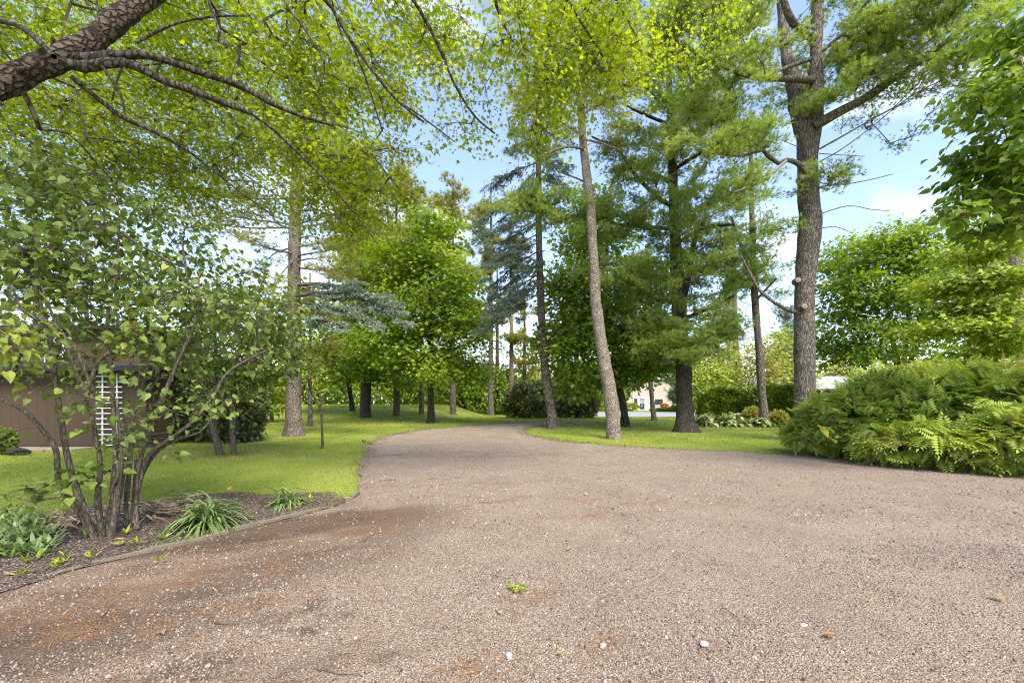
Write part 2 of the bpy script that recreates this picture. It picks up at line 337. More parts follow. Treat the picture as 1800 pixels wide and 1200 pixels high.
left_edge = smooth2(gp([(-900, 1330), (-300, 1130), (70, 1022), (118, 1006), (230, 978), (350, 950), (470, 920), (560, 898), (606, 884), (632, 866), (632, 845), (630, 822), (640, 795), (655, 776), (690, 764), (740, 756), (800, 750), (880, 745), (960, 741), (1030, 739)]), .2)
right_edge = smooth2(gp([(1030, 742), (975, 746), (935, 752), (922, 758), (935, 766), (990, 776), (1080, 784), (1200, 790), (1300, 795), (1400, 801), (1500, 811), (1600, 822), (1750, 835), (1900, 850), (2300, 880)]), .2)
def wob(P, amp, s):
    return P+amp*np.stack([n2(P[:, 0], P[:, 1], 1.7, s)-.5+.6*(n2(P[:, 0], P[:, 1], 6, s+3)-.5), n2(P[:, 0], P[:, 1], 1.7, s+1)-.5+.6*(n2(P[:, 0], P[:, 1], 6, s+4)-.5)], 1)
le = left_edge.copy(); m_ = le[:, 1] > 6.3; le[m_] = wob(le[m_], .22, 3); right_edge = wob(right_edge, .22, 9)
DRIVE = np.vstack([le, right_edge, [(16, 0.3), (-16, 0.3)]])
bed_in = smooth2(gp([(606, 884), (588, 866), (540, 868), (470, 872), (410, 868), (340, 874), (280, 884), (200, 888), (120, 900), (60, 925), (-80, 950), (-500, 990)]), .2)
i0 = np.argmin(np.abs(left_edge[:, 0]-gp([(606, 884)])[0][0])+np.abs(left_edge[:, 1]-gp([(606, 884)])[0][1]))
BED = np.vstack([left_edge[:i0+1]+[(.03, -.05)], wob(bed_in, .3, 22), gp([(-900, 1150)])])
road_pts = gp([(985, 733.5), (1060, 733), (1400, 733), (1800, 733), (2300, 733)]); road_pts2 = gp([(2300, 724.5), (1400, 724.5), (1100, 724.5), (1020, 725.3), (1000, 729)])
ROAD = np.array(road_pts+road_pts2)
def grid_clip(x0, x1, y0, y1, c, poly, z):
    nx = int((x1-x0)/c)+1; ny = int((y1-y0)/c)+1
    X, Y = np.meshgrid(np.linspace(x0, x1, nx), np.linspace(y0, y1, ny)); P = np.stack([X.ravel(), Y.ravel()], 1)
    s = sdf(P, poly); e = c*.3
    near = np.abs(s) < c*1.1; Q = P[near]
    gx = (sdf(Q+[e, 0], poly)-sdf(Q-[e, 0], poly))/(2*e); gy = (sdf(Q+[0, e], poly)-sdf(Q-[0, e], poly))/(2*e)
    g = np.stack([gx, gy], 1); g /= np.maximum(np.linalg.norm(g, axis=1, keepdims=True), .3)
    mv = np.abs(s[near]) < c*.75; Q2 = Q.copy(); Q2[mv] -= (s[near][mv, None]*g[mv]); P[near] = Q2
    idx = np.arange(nx*ny).reshape(ny, nx); F = np.stack([idx[:-1, :-1], idx[:-1, 1:], idx[1:, 1:], idx[1:, :-1]], -1).reshape(-1, 4)
    fc = np.minimum.reduce([s[F[:, k]] for k in range(4)]); fx = np.maximum.reduce([s[F[:, k]] for k in range(4)])
    keep = (fx < c*.75) & (fc < -c*.2); F = F[keep]
    used = np.unique(F); remap = np.full(len(P), -1); remap[used] = np.arange(len(used)); P = P[used]; F = remap[F]
    return np.column_stack([P, z(P[:, 0], P[:, 1])]), F, P

# patches of fallen orange needles on the drive, in world metres: (x, y, rx, ry, angle)
def ell(px, py, rx, ry, ang):
    g = G(px, py); return (g[0], g[1], rx, ry, ang)
NEED = [ell(760, 905, 1.6, .09, .35), ell(900, 848, 2.5, .12, .2), ell(740, 800, 1.8, .2, .5), ell(700, 850, 1.0, .12, .6), ell(1080, 905, 1.6, .08, .1), ell(960, 1060, .42, .13, .55), ell(870, 1170, .35, .16, .75), ell(240, 1040, 2.3, .22, .42), ell(560, 945, 1.6, .22, .42), ell(740, 935, .9, .16, .3), ell(640, 900, .9, .2, .5),
        ell(120, 1110, 1.5, .3, .35), ell(1235, 800, 2.4, .2, -.1), ell(1600, 826, 2.6, .22, -.28), ell(830, 880, 1.1, .25, .2), ell(880, 800, 2.5, .5, .15), ell(1160, 880, 1.8, .3, .0), ell(430, 965, 1.2, .2, .42), ell(1000, 1180, .5, .1, .6)]
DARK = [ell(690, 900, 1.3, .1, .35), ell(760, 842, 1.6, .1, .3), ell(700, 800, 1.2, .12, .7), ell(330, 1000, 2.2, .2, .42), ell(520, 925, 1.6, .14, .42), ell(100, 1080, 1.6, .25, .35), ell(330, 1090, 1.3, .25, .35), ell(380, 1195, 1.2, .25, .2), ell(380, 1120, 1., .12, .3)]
def patch(x, y, L, sd):
    v = np.zeros_like(x)
    wx = x+.35*(n2(x, y, 3.3, sd)-.5); wy = y+.35*(n2(x, y, 3.3, sd+5)-.5)
    for (cx, cy_, rx, ry, a) in L:
        dx = wx-cx; dy = wy-cy_; u = (dx*math.cos(a)+dy*math.sin(a))/rx; w = (-dx*math.sin(a)+dy*math.cos(a))/ry
        v = np.maximum(v, np.clip(1.4-(u*u+w*w), 0, 1))
    return v*np.clip(-.15+1.5*n2(x, y, 5, sd+9), 0, 1)*np.clip(.3+1.2*n2(x, y, 17, sd+11), 0, 1)
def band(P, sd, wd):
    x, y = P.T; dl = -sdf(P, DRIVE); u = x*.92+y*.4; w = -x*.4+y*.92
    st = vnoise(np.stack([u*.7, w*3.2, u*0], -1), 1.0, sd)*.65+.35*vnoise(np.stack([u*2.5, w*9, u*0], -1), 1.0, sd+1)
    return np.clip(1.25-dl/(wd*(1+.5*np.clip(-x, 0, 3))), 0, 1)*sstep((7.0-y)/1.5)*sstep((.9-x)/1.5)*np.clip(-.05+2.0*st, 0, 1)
def gravel_t(x, y):
    s = .5+.22*(n2(x, y, .45, 31)-.5)+.25*(n2(x*.6+y*.5, y*2.2-x*1.0, 1.3, 33)-.5)
    return s
def zg(off, amp=.02):
    def f(x, y): return terr(x, y)+off+amp*(n2(x, y, 1.1, 5)-.5)*np.clip(3-y*.1, 0, 1)
    return f

# gravel material: speckle of stones from two voronoi layers, needle litter and dark soil driven by where they lie
def ground_mat(name, cols, litter=True, vs=190, base_bump=.6):
    m, nt, Nn, L, o = mat(name)
    geo = Nn.new('ShaderNodeNewGeometry')
    def col_vor(sc, cs, ps):
        v = Nn.new('ShaderNodeTexVoronoi'); v.inputs['Scale'].default_value = sc; L.new(geo.outputs['Position'], v.inputs['Vector'])
        s = Nn.new('ShaderNodeSeparateColor'); L.new(v.outputs['Color'], s.inputs[0]); r = ramp(Nn, cs, ps); L.new(s.outputs[0], r.inputs[0]); return v, r
    v1, r1 = col_vor(vs, cols, [0, .22, .5, .78, .93, 1])
    v2, r2 = col_vor(vs*.36, cols, [0, .2, .5, .8, .95, 1])
    nz = Nn.new('ShaderNodeTexNoise'); nz.inputs['Scale'].default_value = 1.1; nz.inputs['Detail'].default_value = 9; nz.inputs['Roughness'].default_value = .7; L.new(geo.outputs['Position'], nz.inputs['Vector'])
    th = Nn.new('ShaderNodeMath'); th.operation = 'LESS_THAN'; th.inputs[1].default_value = .28; L.new(v2.outputs['Distance'], th.inputs[0])
    mx = Nn.new('ShaderNodeMixRGB'); L.new(th.outputs[0], mx.inputs[0]); L.new(r1.outputs[0], mx.inputs[1]); L.new(r2.outputs[0], mx.inputs[2])
    tn = Nn.new('ShaderNodeMixRGB'); tn.blend_type = 'MULTIPLY'; tn.inputs[0].default_value = .8
    rt = ramp(Nn, [(.84, .79, .74), (1.0, .95, .90), (1.14, 1.12, 1.10)], [.34, .5, .66]); L.new(nz.outputs[0], rt.inputs[0]); L.new(mx.outputs[0], tn.inputs[1]); L.new(rt.outputs[0], tn.inputs[2])
    cur = tn.outputs[0]
    if litter:
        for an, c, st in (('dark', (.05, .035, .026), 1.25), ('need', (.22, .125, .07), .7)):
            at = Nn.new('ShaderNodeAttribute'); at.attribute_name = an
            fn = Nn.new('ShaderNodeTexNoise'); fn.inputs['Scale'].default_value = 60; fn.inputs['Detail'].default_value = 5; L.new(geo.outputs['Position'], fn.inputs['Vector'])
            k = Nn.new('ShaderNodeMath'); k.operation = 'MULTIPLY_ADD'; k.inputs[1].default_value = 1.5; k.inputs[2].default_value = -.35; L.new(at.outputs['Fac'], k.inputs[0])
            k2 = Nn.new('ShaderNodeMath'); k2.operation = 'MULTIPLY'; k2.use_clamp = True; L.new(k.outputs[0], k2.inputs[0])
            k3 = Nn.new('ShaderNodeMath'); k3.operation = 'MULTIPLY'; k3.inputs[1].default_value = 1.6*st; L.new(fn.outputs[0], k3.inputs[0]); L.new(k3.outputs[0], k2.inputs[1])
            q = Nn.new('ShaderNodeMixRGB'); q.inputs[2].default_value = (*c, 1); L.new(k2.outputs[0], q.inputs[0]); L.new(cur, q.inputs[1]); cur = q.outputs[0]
    p = Nn.new('ShaderNodeBsdfPrincipled'); p.inputs['Roughness'].default_value = .9; p.inputs['Specular IOR Level'].default_value = .25; L.new(cur, p.inputs['Base Color'])
    b = Nn.new('ShaderNodeBump'); b.inputs['Strength'].default_value = base_bump; b.inputs['Distance'].default_value = .008; b.invert = True; L.new(v1.outputs['Distance'], b.inputs['Height'])
    b2 = Nn.new('ShaderNodeBump'); b2.inputs['Strength'].default_value = base_bump; b2.inputs['Distance'].default_value = .02; b2.invert = True; L.new(v2.outputs['Distance'], b2.inputs['Height']); L.new(b.outputs[0], b2.inputs['Normal'])
    L.new(b2.outputs[0], p.inputs['Normal']); L.new(p.outputs[0], o.inputs[0]); return m
GC = [(.075, .055, .038), (.165, .122, .086), (.25, .19, .138), (.335, .265, .20), (.42, .355, .285), (.54, .48, .40)]
M['gravel'] = ground_mat('gravel', GC)
M['soil'] = ground_mat('soil', [(.02, .014, .011), (.05, .034, .025), (.09, .06, .045), (.14, .10, .078), (.22, .17, .14), (.5, .45, .4)], False, 90, 1)
def lawn_mat():
    m, nt, Nn, L, o = mat('lawn_turf'); geo = Nn.new('ShaderNodeNewGeometry')
    n1 = Nn.new('ShaderNodeTexNoise'); n1.inputs['Scale'].default_value = .35; n1.inputs['Detail'].default_value = 6; L.new(geo.outputs['Position'], n1.inputs['Vector'])
    n3 = Nn.new('ShaderNodeTexNoise'); n3.inputs['Scale'].default_value = 40; n3.inputs['Detail'].default_value = 6; L.new(geo.outputs['Position'], n3.inputs['Vector'])
    a = Nn.new('ShaderNodeMath'); a.operation = 'MULTIPLY_ADD'; a.inputs[1].default_value = .45; L.new(n3.outputs[0], a.inputs[0])
    h = Nn.new('ShaderNodeMath'); h.operation = 'MULTIPLY'; h.inputs[1].default_value = .6; L.new(n1.outputs[0], h.inputs[0]); L.new(h.outputs[0], a.inputs[2])
    r = ramp(Nn, [(.06, .08, .014), (.15, .195, .024), (.24, .29, .04), (.32, .32, .09)], [.3, .45, .6, .78]); L.new(a.outputs[0], r.inputs[0])
    p = Nn.new('ShaderNodeBsdfPrincipled'); p.inputs['Roughness'].default_value = .8; p.inputs['Specular IOR Level'].default_value = .2; L.new(r.outputs[0], p.inputs['Base Color'])
    b = Nn.new('ShaderNodeBump'); b.inputs['Strength'].default_value = .8; b.inputs['Distance'].default_value = .04; L.new(n3.outputs[0], b.inputs['Height']); L.new(b.outputs[0], p.inputs['Normal'])
    L.new(p.outputs[0], o.inputs[0]); return m
M['turf'] = lawn_mat()
M['asphalt'] = noisy('asphalt', [(.20, .20, .21), (.32, .32, .33)], 3, 8, bump=.2, bscale=60)

# lawn: one terrain sheet out to the horizon
xs = np.concatenate([-np.geomspace(900, 40, 14), np.arange(-38, 38.1, .5), np.geomspace(40, 900, 14)])
ys = np.concatenate([[-60, -20, -5], np.arange(0, 60, .5), np.geomspace(60, 1200, 34)])
X, Y = np.meshgrid(xs, ys); idx = np.arange(X.size).reshape(X.shape)
F = np.stack([idx[:-1, :-1], idx[:-1, 1:], idx[1:, 1:], idx[1:, :-1]], -1).reshape(-1, 4)
inside = (sdf(np.stack([X.ravel(), Y.ravel()], 1), DRIVE))
Z = terr(X, Y).ravel()-np.where(inside < -.3, .05, 0)
mb = MB(); mb.add(np.column_stack([X.ravel(), Y.ravel(), Z]), F); tag(mb.build('lawn', M['turf'], smooth=True), 'mown green lawn running under the trees', 'lawn', kind='structure')
def sheet(name, lab, cat, parts, m, off, amp=.02):
    mb = MB(); nd = []; dk = []
    for a in parts:
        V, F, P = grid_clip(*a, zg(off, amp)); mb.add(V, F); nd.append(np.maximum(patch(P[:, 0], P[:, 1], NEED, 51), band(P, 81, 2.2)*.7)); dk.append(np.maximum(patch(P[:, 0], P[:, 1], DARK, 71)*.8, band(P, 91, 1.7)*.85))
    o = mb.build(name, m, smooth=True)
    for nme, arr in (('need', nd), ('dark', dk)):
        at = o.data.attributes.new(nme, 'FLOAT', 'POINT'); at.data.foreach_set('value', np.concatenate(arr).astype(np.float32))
    tag(o, lab, cat, kind='structure'); return o
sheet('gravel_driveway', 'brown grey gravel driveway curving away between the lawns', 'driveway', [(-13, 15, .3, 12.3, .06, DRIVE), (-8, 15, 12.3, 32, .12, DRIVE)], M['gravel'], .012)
sheet('planting_bed', 'dark bare soil bed behind the timber edging', 'flower bed', [(-9, -1.5, 3., 7.5, .05, BED)], M['soil'], .022, .05)
sheet('road', 'pale grey paved road beyond the lawn in front of the brick house', 'road', [(0, 80, 26, 66, 1.0, ROAD)], M['asphalt'], .03, 0)

# timber edging along the drive: boards end to end
eg = thing('timber_edging', 'weathered grey timber edging boards between the soil bed and the gravel', 'edging', tuple(G(350, 950)))
M['timber'] = noisy('timber', [(.10, .085, .06), (.24, .20, .145)], 14, 6, stretch=(1, 1, 1), bump=.5)
er = smooth2(gp([(70, 1021), (118, 1006), (230, 978), (350, 950), (470, 920), (560, 898), (606, 884), (628, 868)]), .05)
sl = np.concatenate([[0], np.cumsum(np.linalg.norm(np.diff(er, axis=0), axis=1))]); tot = sl[-1]; rr = rng(4)
s0 = 0.0; k = 0; el = np.array(eg.location)
for s1 in (.28, .34, 1.45, 1.5, 2.6, 2.63, 3.7, 3.74, tot-.25, tot):
    if k % 2 == 0:
        q = np.linspace(s0+.01, s1, max(3, int((s1-s0)/.08)))
        P = np.stack([np.interp(q, sl, er[:, 0]), np.interp(q, sl, er[:, 1])], 1); T = unit(np.gradient(P, axis=0)); Nn_ = np.stack([-T[:, 1], T[:, 0]], 1)
        w = .032; zt = .034+rr.uniform(-.008, .008)+.004*np.sin(q*9); zt = zt if k else zt-.02
        z0 = -.05; V = np.concatenate([np.column_stack([P-Nn_*w, q*0+z0]), np.column_stack([P-Nn_*w, zt+q*0]), np.column_stack([P+Nn_*w, zt+q*0]), np.column_stack([P+Nn_*w, q*0+z0])])
        n = len(q); Fq = []
        for a in range(3):
            i = np.arange(n-1); Fq.append(np.stack([a*n+i, a*n+i+1, (a+1)*n+i+1, (a+1)*n+i], -1))
        Fq = np.vstack(Fq+[[[0, n, 2*n, 3*n]], [[n-1, 4*n-1, 3*n-1, 2*n-1]]])
        mb = MB(); mb.add(V-el, Fq); mb.build('board', M['timber'], eg)
    s0 = s1; k += 1

# stones on the gravel and in the bed
def chunk():
    b = np.array([(.5, 0, 0), (.1, .45, 0), (-.45, .25, 0), (-.4, -.3, 0), (.15, -.5, 0)]); t = b*.62+[0.04, .03, .42]
    V = np.vstack([b-[0, 0, .15], t]); F = [(i, (i+1) % 5, 5+(i+1) % 5) for i in range(5)]+[(i, 5+(i+1) % 5, 5+i) for i in range(5)]+[(5, 6, 7), (5, 7, 8), (5, 8, 9)]
    return V, np.array(F)
CHUNK = chunk()
M['stones'] = leaf_mat('stones', [(.06, .046, .036), (.15, .115, .088), (.25, .195, .15), (.36, .30, .25), (.50, .45, .39)], (0, 0, 0), 0, .85, .25)
def stones(n, poly, dmin, dmax, smin, smax, seed, bias=2.0, tr=None):
    r = rng(seed); d = dmin*(dmax/dmin)**(r.uniform(0, 1, n)**.9); x = r.uniform(-1.25, 1.25, n)*d; P = np.stack([x, d], 1)
    ok = sdf(P, poly) < .02; P = P[ok]
    dens = n2(P[:, 0], P[:, 1], 1.4, 77)*.6+n2(P[:, 0], P[:, 1], 5, 78)*.4; keep = r.uniform(0, 1, len(P)) < np.clip((dens-.28)*2.6, .12, 1)*(1-.75*(band(P, 91, 1.7) if poly is DRIVE else 0)); P = P[keep]; n = len(P)
    S = smin*(smax/smin)**(r.uniform(0, 1, n)**bias); a = r.uniform(0, 2*np.pi, n)
    D = np.stack([np.cos(a), np.sin(a), r.normal(0, .15, n)], 1); Nr = np.stack([r.normal(0, .25, n), r.normal(0, .25, n), np.ones(n)], 1)
    return np.column_stack([P, zg(.012)(P[:, 0], P[:, 1])]), D, Nr, S, np.clip(r.normal(.42, .2, n)+(r.uniform(0, 1, n) < .03)*.4, 0, 1), r.uniform(.6, 1.1, n)
mb = MB()
P, D, Nr, S, T, w = stones(120000, DRIVE, 1.9, 13, .006, .022, 11, 2.2); scatter(mb, CHUNK, P, D, Nr, S*np.clip(P[:, 1]/4, .8, 1.5), 0, T, w)
P, D, Nr, S, T, w = stones(50000, DRIVE, 1.9, 4.5, .008, .02, 15, 1.6); scatter(mb, CHUNK, P, D, Nr, S, 0, np.clip(T-.08, 0, 1), w)
P, D, Nr, S, T, w = stones(3000, DRIVE, 1.9, 12, .016, .03, 12, 2.5); scatter(mb, CHUNK, P, D, Nr, S, 0, T, w)
tag(mb.build('gravel_stones', M['stones']), 'small loose grey and white stones over the gravel driveway', 'gravel', kind='stuff')
mb = MB()
P, D, Nr, S, T, w = stones(26000, BED, 3.2, 7.5, .006, .03, 13, 2.4); P[:, 2] += .012; scatter(mb, CHUNK, P, D, Nr, S, 0, np.clip(T*.75-.05, 0, 1), w)
tag(mb.build('bed_chips', M['stones']), 'brown bark chips and crumbs over the soil bed', 'mulch', kind='stuff')
# needle litter as real needles
mb = MB(); r = rng(21); n = 60000; d = 1.9*(11/1.9)**r.uniform(0, 1, n); x = r.uniform(-1.25, 1.25, n)*d; pv = patch(x, d, NEED, 51)
ok = (r.uniform(0, 1, n) < np.clip(pv*1.3-.15, .03, 1)) & (sdf(np.stack([x, d], 1), DRIVE) < 0); x = x[ok]; d = d[ok]; n = len(x); a = r.uniform(0, np.pi, n)
P = np.column_stack([x, d, zg(.012)(x, d)+.004]); D = np.stack([np.cos(a), np.sin(a)*.6, r.normal(0, .06, n)], 1)
NEEDLE = (np.array([(-.02, 0, 0), (.02, 0, 0), (.018, 1, 0), (-.018, 1, 0)], float), np.array([(0, 1, 2, 3)]))
scatter(mb, NEEDLE, P, D, np.tile([0., 0, 1], (n, 1)), r.uniform(.04, .09, n), 0, r.uniform(0, 1, n)); tag(mb.build('needle_litter', M['needle_dead']), 'orange fallen pine needles lying in streaks on the gravel', 'pine needles', kind='stuff')

# grass blades
BLADE = (np.array([(-.5, 0, 0), (.5, 0, 0), (.0, 1, 0)], float), np.array([(0, 1, 2)]))
TB = [G(*q)[:2] for q in ((1415, 776), (1079, 771), (971, 753), (1205, 759), (1345, 750), (517, 766), (758, 743), (643, 734), (697, 730), (796, 728), (1100, 750), (899, 735), (392, 800), (411, 799), (545, 749))]
def grass(n, dmin, dmax, seed, hh=.045, ww=.006):
    r = rng(seed); d = dmin*(dmax/dmin)**r.uniform(0, 1, n); x = r.uniform(-1.2, 1.2, n)*d; P = np.stack([x, d], 1)
    e = .05*r.normal(size=n); ok = (sdf(P, DRIVE) > e-.01) & (sdf(P, BED) > e*1.5); ok |= (sdf(P, BED) < 0) & (sdf(P, BED) > -.22*r.uniform(0, 1, n)**1.5-.02) & (sdf(P, DRIVE) > .05); ok &= (sdf(P, ROAD) > 0); P = P[ok]; n = len(P)
    x, y = P.T; sc = np.clip(y/9, .8, 3.2)
    h = hh*r.uniform(.55, 1.35, n)*np.where(y < 12, 1, 1)*(.8+.5*n2(x, y, 1.1, 4)); lean = r.normal(0, .45, (n, 2))
    D = np.column_stack([lean, np.ones(n)]); a = r.uniform(0, np.pi, n); Nr = np.column_stack([np.cos(a), np.sin(a), np.zeros(n)])
    t = np.clip(.0+.7*n2(x, y, .45, 7)+.45*n2(x, y, 2.2, 8)+r.normal(0, .14, n), 0, 1)
    for q in TB: k_ = np.exp(-(((x-q[0])**2+(y-q[1])**2)/(.55+.02*q[1])**2)); t = np.clip(t+k_*.55, 0, 1); h = h*(1-.45*k_)
    return np.column_stack([P, terr(x, y)-.003+np.where(sdf(P, BED) < 0, .03, 0)]), D, Nr, h*np.sqrt(sc), t, ww*sc/(h*np.sqrt(sc))*r.uniform(.6, 1.3, n)
M['grass'] = leaf_mat('grass', [(.07, .12, .014), (.145, .21, .022), (.225, .29, .035), (.34, .35, .10)], (1.3, 1.3, .5), .4, .5, .3)
mb = MB(); P, D, Nr, S, T, w = grass(520000, 4.3, 40, 31); scatter(mb, BLADE, P, D, Nr, S, 0, T, w)
tag(mb.build('grass_blades', M['grass']), 'short bright green blades of the mown lawn', 'grass', kind='stuff')
# ------------------------------------------------------------------ plants: growing branches to points spread through a crown
def blobs(L, seed, shell=2.2):
    """points in ellipsoids (px, py, rx px, ry px, distance, depth radius m, count)"""
    r = rng(seed); out = []
    for (px, py, rx, ry, d, rd, n) in L:
        v = unit(r.normal(size=(n, 3)))*(r.uniform(0, 1, (n, 1))**(1/shell))
        c = W(px, py, d); out.append(c+v*[rx*d/800, rd, ry*d/800])
    return np.vstack(out)
def grow(stems, A, seed, tipr=.006, up=.8, curl=.12, expo=.5, sag=0.0, step=.35, rmax=None):
    """stems: list of (points, radii) already there; A: crown points. returns list of (P, R) branch tubes and each tip's direction"""
    r = rng(seed); ctr = stems[0][0]
    NP = [p for s, _ in stems for p in s]; NR = [q for _, s in stems for q in s]; par = [-1]*len(NP); nb = len(NP); brid = [-1]*nb
    ax = np.array(NP); dist = np.array([np.min(((ax-a)**2).sum(1)) for a in A]); order = np.argsort(dist)
    pts = np.zeros((len(NP)+len(A)*40, 3)); pts[:nb] = NP; cnt = nb; paths = []; dirs = np.zeros((len(A), 3))
    for ai in order:
        a = A[ai]; Q = pts[:cnt]; v = a-Q; L = np.linalg.norm(v, axis=1)
        cost = L+up*np.maximum(0, Q[:, 2]-a[2])+.15*up*np.maximum(0, .5*L-(a[2]-Q[:, 2])); i = int(np.argmin(cost)); p = Q[i]; L = L[i]
        n = min(38, max(2, int(L/step)+1)); t = np.linspace(0, 1, n+1)[1:, None]
        mid = r.normal(0, curl*L, 3); mid[2] = abs(mid[2])*.6+sag*L
        P = p+(a-p)*t+mid*(4*t*(1-t))*.5+r.normal(0, curl*.12*step, (n, 3))*(t < 1)
        idx = list(range(cnt, cnt+n)); pts[cnt:cnt+n] = P; par += [i]+idx[:-1]; cnt += n; paths.append((i, idx)); dirs[ai] = unit(P[-1]-(P[-2] if n > 1 else p))
    load = np.zeros(cnt)
    for i0_, idx in paths: load[idx[-1]] += 1
    for k in range(cnt-1, nb-1, -1):
        if par[k] >= 0: load[par[k]] += load[k]
    out = []
    for i0_, idx in paths:
        R = tipr*np.maximum(load[idx], 1)**expo
        if i0_ < nb: R = np.minimum(R, NR[i0_]*.6)
        if rmax: R = np.minimum(R, rmax)
        out.append((np.vstack([pts[i0_:i0_+1], pts[idx]]), np.concatenate([[R[0]*1.15], R])))
    return out, dirs
def branches(mb, paths, matn, minr=0.0, ns=5):
    for P, R in paths:
        if R.max() < minr: continue
        tube(mb, P, R, 7 if R[0] > .03 else ns if R[0] > .012 else 4, matn, cap=False)
def leaf_cluster(mb, tpl, A, dirs, per, rad, flat, size, seed, lm=0, tm=1, hang=.35, up=1.0, tw=4, twr=.0025, along=None, svar=.25, tbase=.45, tclump=.2, tj=.14, spread=1., tmap=None):
    """leaves round each crown point plus small twigs that carry them"""
    r = rng(seed); n = len(A); k = per
    off = r.normal(size=(n, k, 3))*[rad, rad, rad*flat]
    if along is not None:
        ad = unit(dirs*1.0+np.asarray(along, float)); off += ad[:, None]*(r.uniform(-.3, 1.2, (n, k, 1))*rad*2)
    P = (A[:, None]+off).reshape(-1, 3)
    od = unit(off+dirs[:, None]*rad*.8).reshape(-1, 3); D = unit(od*[1, 1, .35]+r.normal(0, .35*spread, (n*k, 3))+[0, 0, -hang])
    Nr = unit(r.normal(0, .45*spread, (n*k, 3))+[0, 0, up]+od*.25)
    ct = r.normal(0, tclump, n); T = np.clip(tbase+np.repeat(ct, k)+r.normal(0, tj, n*k), 0, 1)
    if tmap is not None: T = np.clip(T+tmap(P), 0, 1)
    scatter(mb, tpl, P, D, Nr, size*np.clip(r.normal(1, svar, n*k), .45, 1.7), lm, T)
    if tw:
        e = A[:, None]+off[:, :tw]; m = A[:, None]*.5+e*.5+r.normal(0, rad*.15, (n, tw, 3)); s = np.broadcast_to(A[:, None], e.shape)
        tubes(mb, np.stack([s, m, e], 2).reshape(-1, 3, 3), np.tile([twr*1.5, twr, twr*.5], (n*tw, 1)), 3, tm)
def pine_cluster(mb, A, dirs, per, rad, size, seed, lm=0, tm=1, flat=.3, lift=.35, tpl=TUFT, tw=5, twr=.004, tbase=.45, along=.8, wide=.5, tclump=.15, hang=0):
    """each crown point is a spray of twigs fanning forward; every twig ends in needle tufts"""
    r = rng(seed); n = len(A); h = unit(dirs*[1, 1, .5]+r.normal(0, .1, (n, 3))); side = unit(np.cross(h, [0, 0, 1.])+1e-6); k = per
    f = r.uniform(-.55, 1., (n, k, 1)); sd_ = r.normal(0, 1, (n, k, 1))*wide*(1-.4*np.abs(f)); z = r.normal(0, flat*.5, (n, k, 1))
    off = rad*(f*along*h[:, None]*1.4+sd_*side[:, None]+z*[[[0, 0, 1.]]]-hang*(f*f)*[[[0, 0, 1.]]])
    P = (A[:, None]+off).reshape(-1, 3); D = unit(h[:, None]*.9+side[:, None]*sd_*.9+r.normal(0, .3, (n, k, 3))+[0, 0, lift]).reshape(-1, 3)
    T = np.clip(tbase+np.repeat(r.normal(0, tclump, n), k)+r.normal(0, .12, n*k), 0, 1)
    scatter(mb, tpl, P, D, unit(r.normal(0, .5, (n*k, 3))+[0, 0, 1]), size*np.clip(r.normal(1, .2, n*k), .5, 1.5), lm, T)
    if tw:
        e = A[:, None]+off[:, :tw]; m = A[:, None]*.45+e*.55-[0, 0, rad*.04]; s = np.broadcast_to(A[:, None]-h[:, None]*rad*.5, e.shape)
        tubes(mb, np.stack([s, m, e], 2).reshape(-1, 3, 3), np.tile([twr*1.6, twr, twr*.5], (n*tw, 1)), 3, tm)
def spruce_cluster(mb, A, dirs, per, rad, size, seed, lm=0, tm=1, droop=.5, tbase=.45):
    r = rng(seed); n = len(A); h = unit(dirs*[1, 1, .4]); side = unit(np.cross(h, [0, 0, 1.])+1e-6); k = per
    f = r.uniform(-.8, 1., (n, k, 1)); sg = r.choice([-1, 1], (n, k, 1)); s_ = r.uniform(0, 1, (n, k, 1))
    off = rad*(f*h[:, None]+sg*s_*.38*(1.1-f*.5)*side[:, None]-droop*(.25*f*f+.5*s_*s_)*[[[0, 0, 1.]]])
    P = (A[:, None]+off).reshape(-1, 3); D = unit(h[:, None]*.6+side[:, None]*sg*.5+r.normal(0, .25, (n, k, 3))-[0, 0, droop*.6]).reshape(-1, 3)
    T = np.clip(tbase+np.repeat(r.normal(0, .12, n), k)+r.normal(0, .15, n*k), 0, 1)
    scatter(mb, SPRIG, P, D, unit(r.normal(0, 1, (n*k, 3))), size*np.clip(r.normal(1, .2, n*k), .5, 1.5), lm, T)
    q = np.stack([A-h*rad*.9, A, A+h*rad*.9-[0, 0, rad*droop*.3]], 1); tubes(mb, q, np.tile([.012, .008, .003], (n, 1)), 3, tm)

def trunk_disp(seed, amp=.05, base=None, flare=.45, knots=None, fh=.3):
    def f(X, a, RR):
        d = RR*amp*3*(vnoise(X, 3.2, seed)-.5)+RR*amp*1.6*(vnoise(X*[1, 1, .35], 14, seed+1)-.5)
        if base is not None:
            h = np.maximum(X[..., 2]-base, 0); lob = .55+.45*np.sin(a*5+seed)*np.cos(a*2+seed*.7)
            d = d+RR*flare*np.exp(-h/fh)*np.clip(lob, .15, 1)
        for kp, kr, ka in (knots or []):
            q = np.linalg.norm(X-kp, axis=-1); d = d+ka*np.exp(-(q/kr)**2)
        return d
    return f
def px_trunk(pts, d, base=None, dd=0.0, step=.12):
    """pts: (px, py, width px) from the ground up; dd: how far the top leans away"""
    n = len(pts); P = np.array([np.append(W(p[0], p[1], d+dd*i/(n-1)), p[2]/2*(d+dd*i/(n-1))/800) for i, p in enumerate(pts)])
    if base is not None: P[0, :3] = base-[0, 0, .08]
    Q = resample(P, step); return Q[:, :3], np.maximum(Q[:, 3], .01)
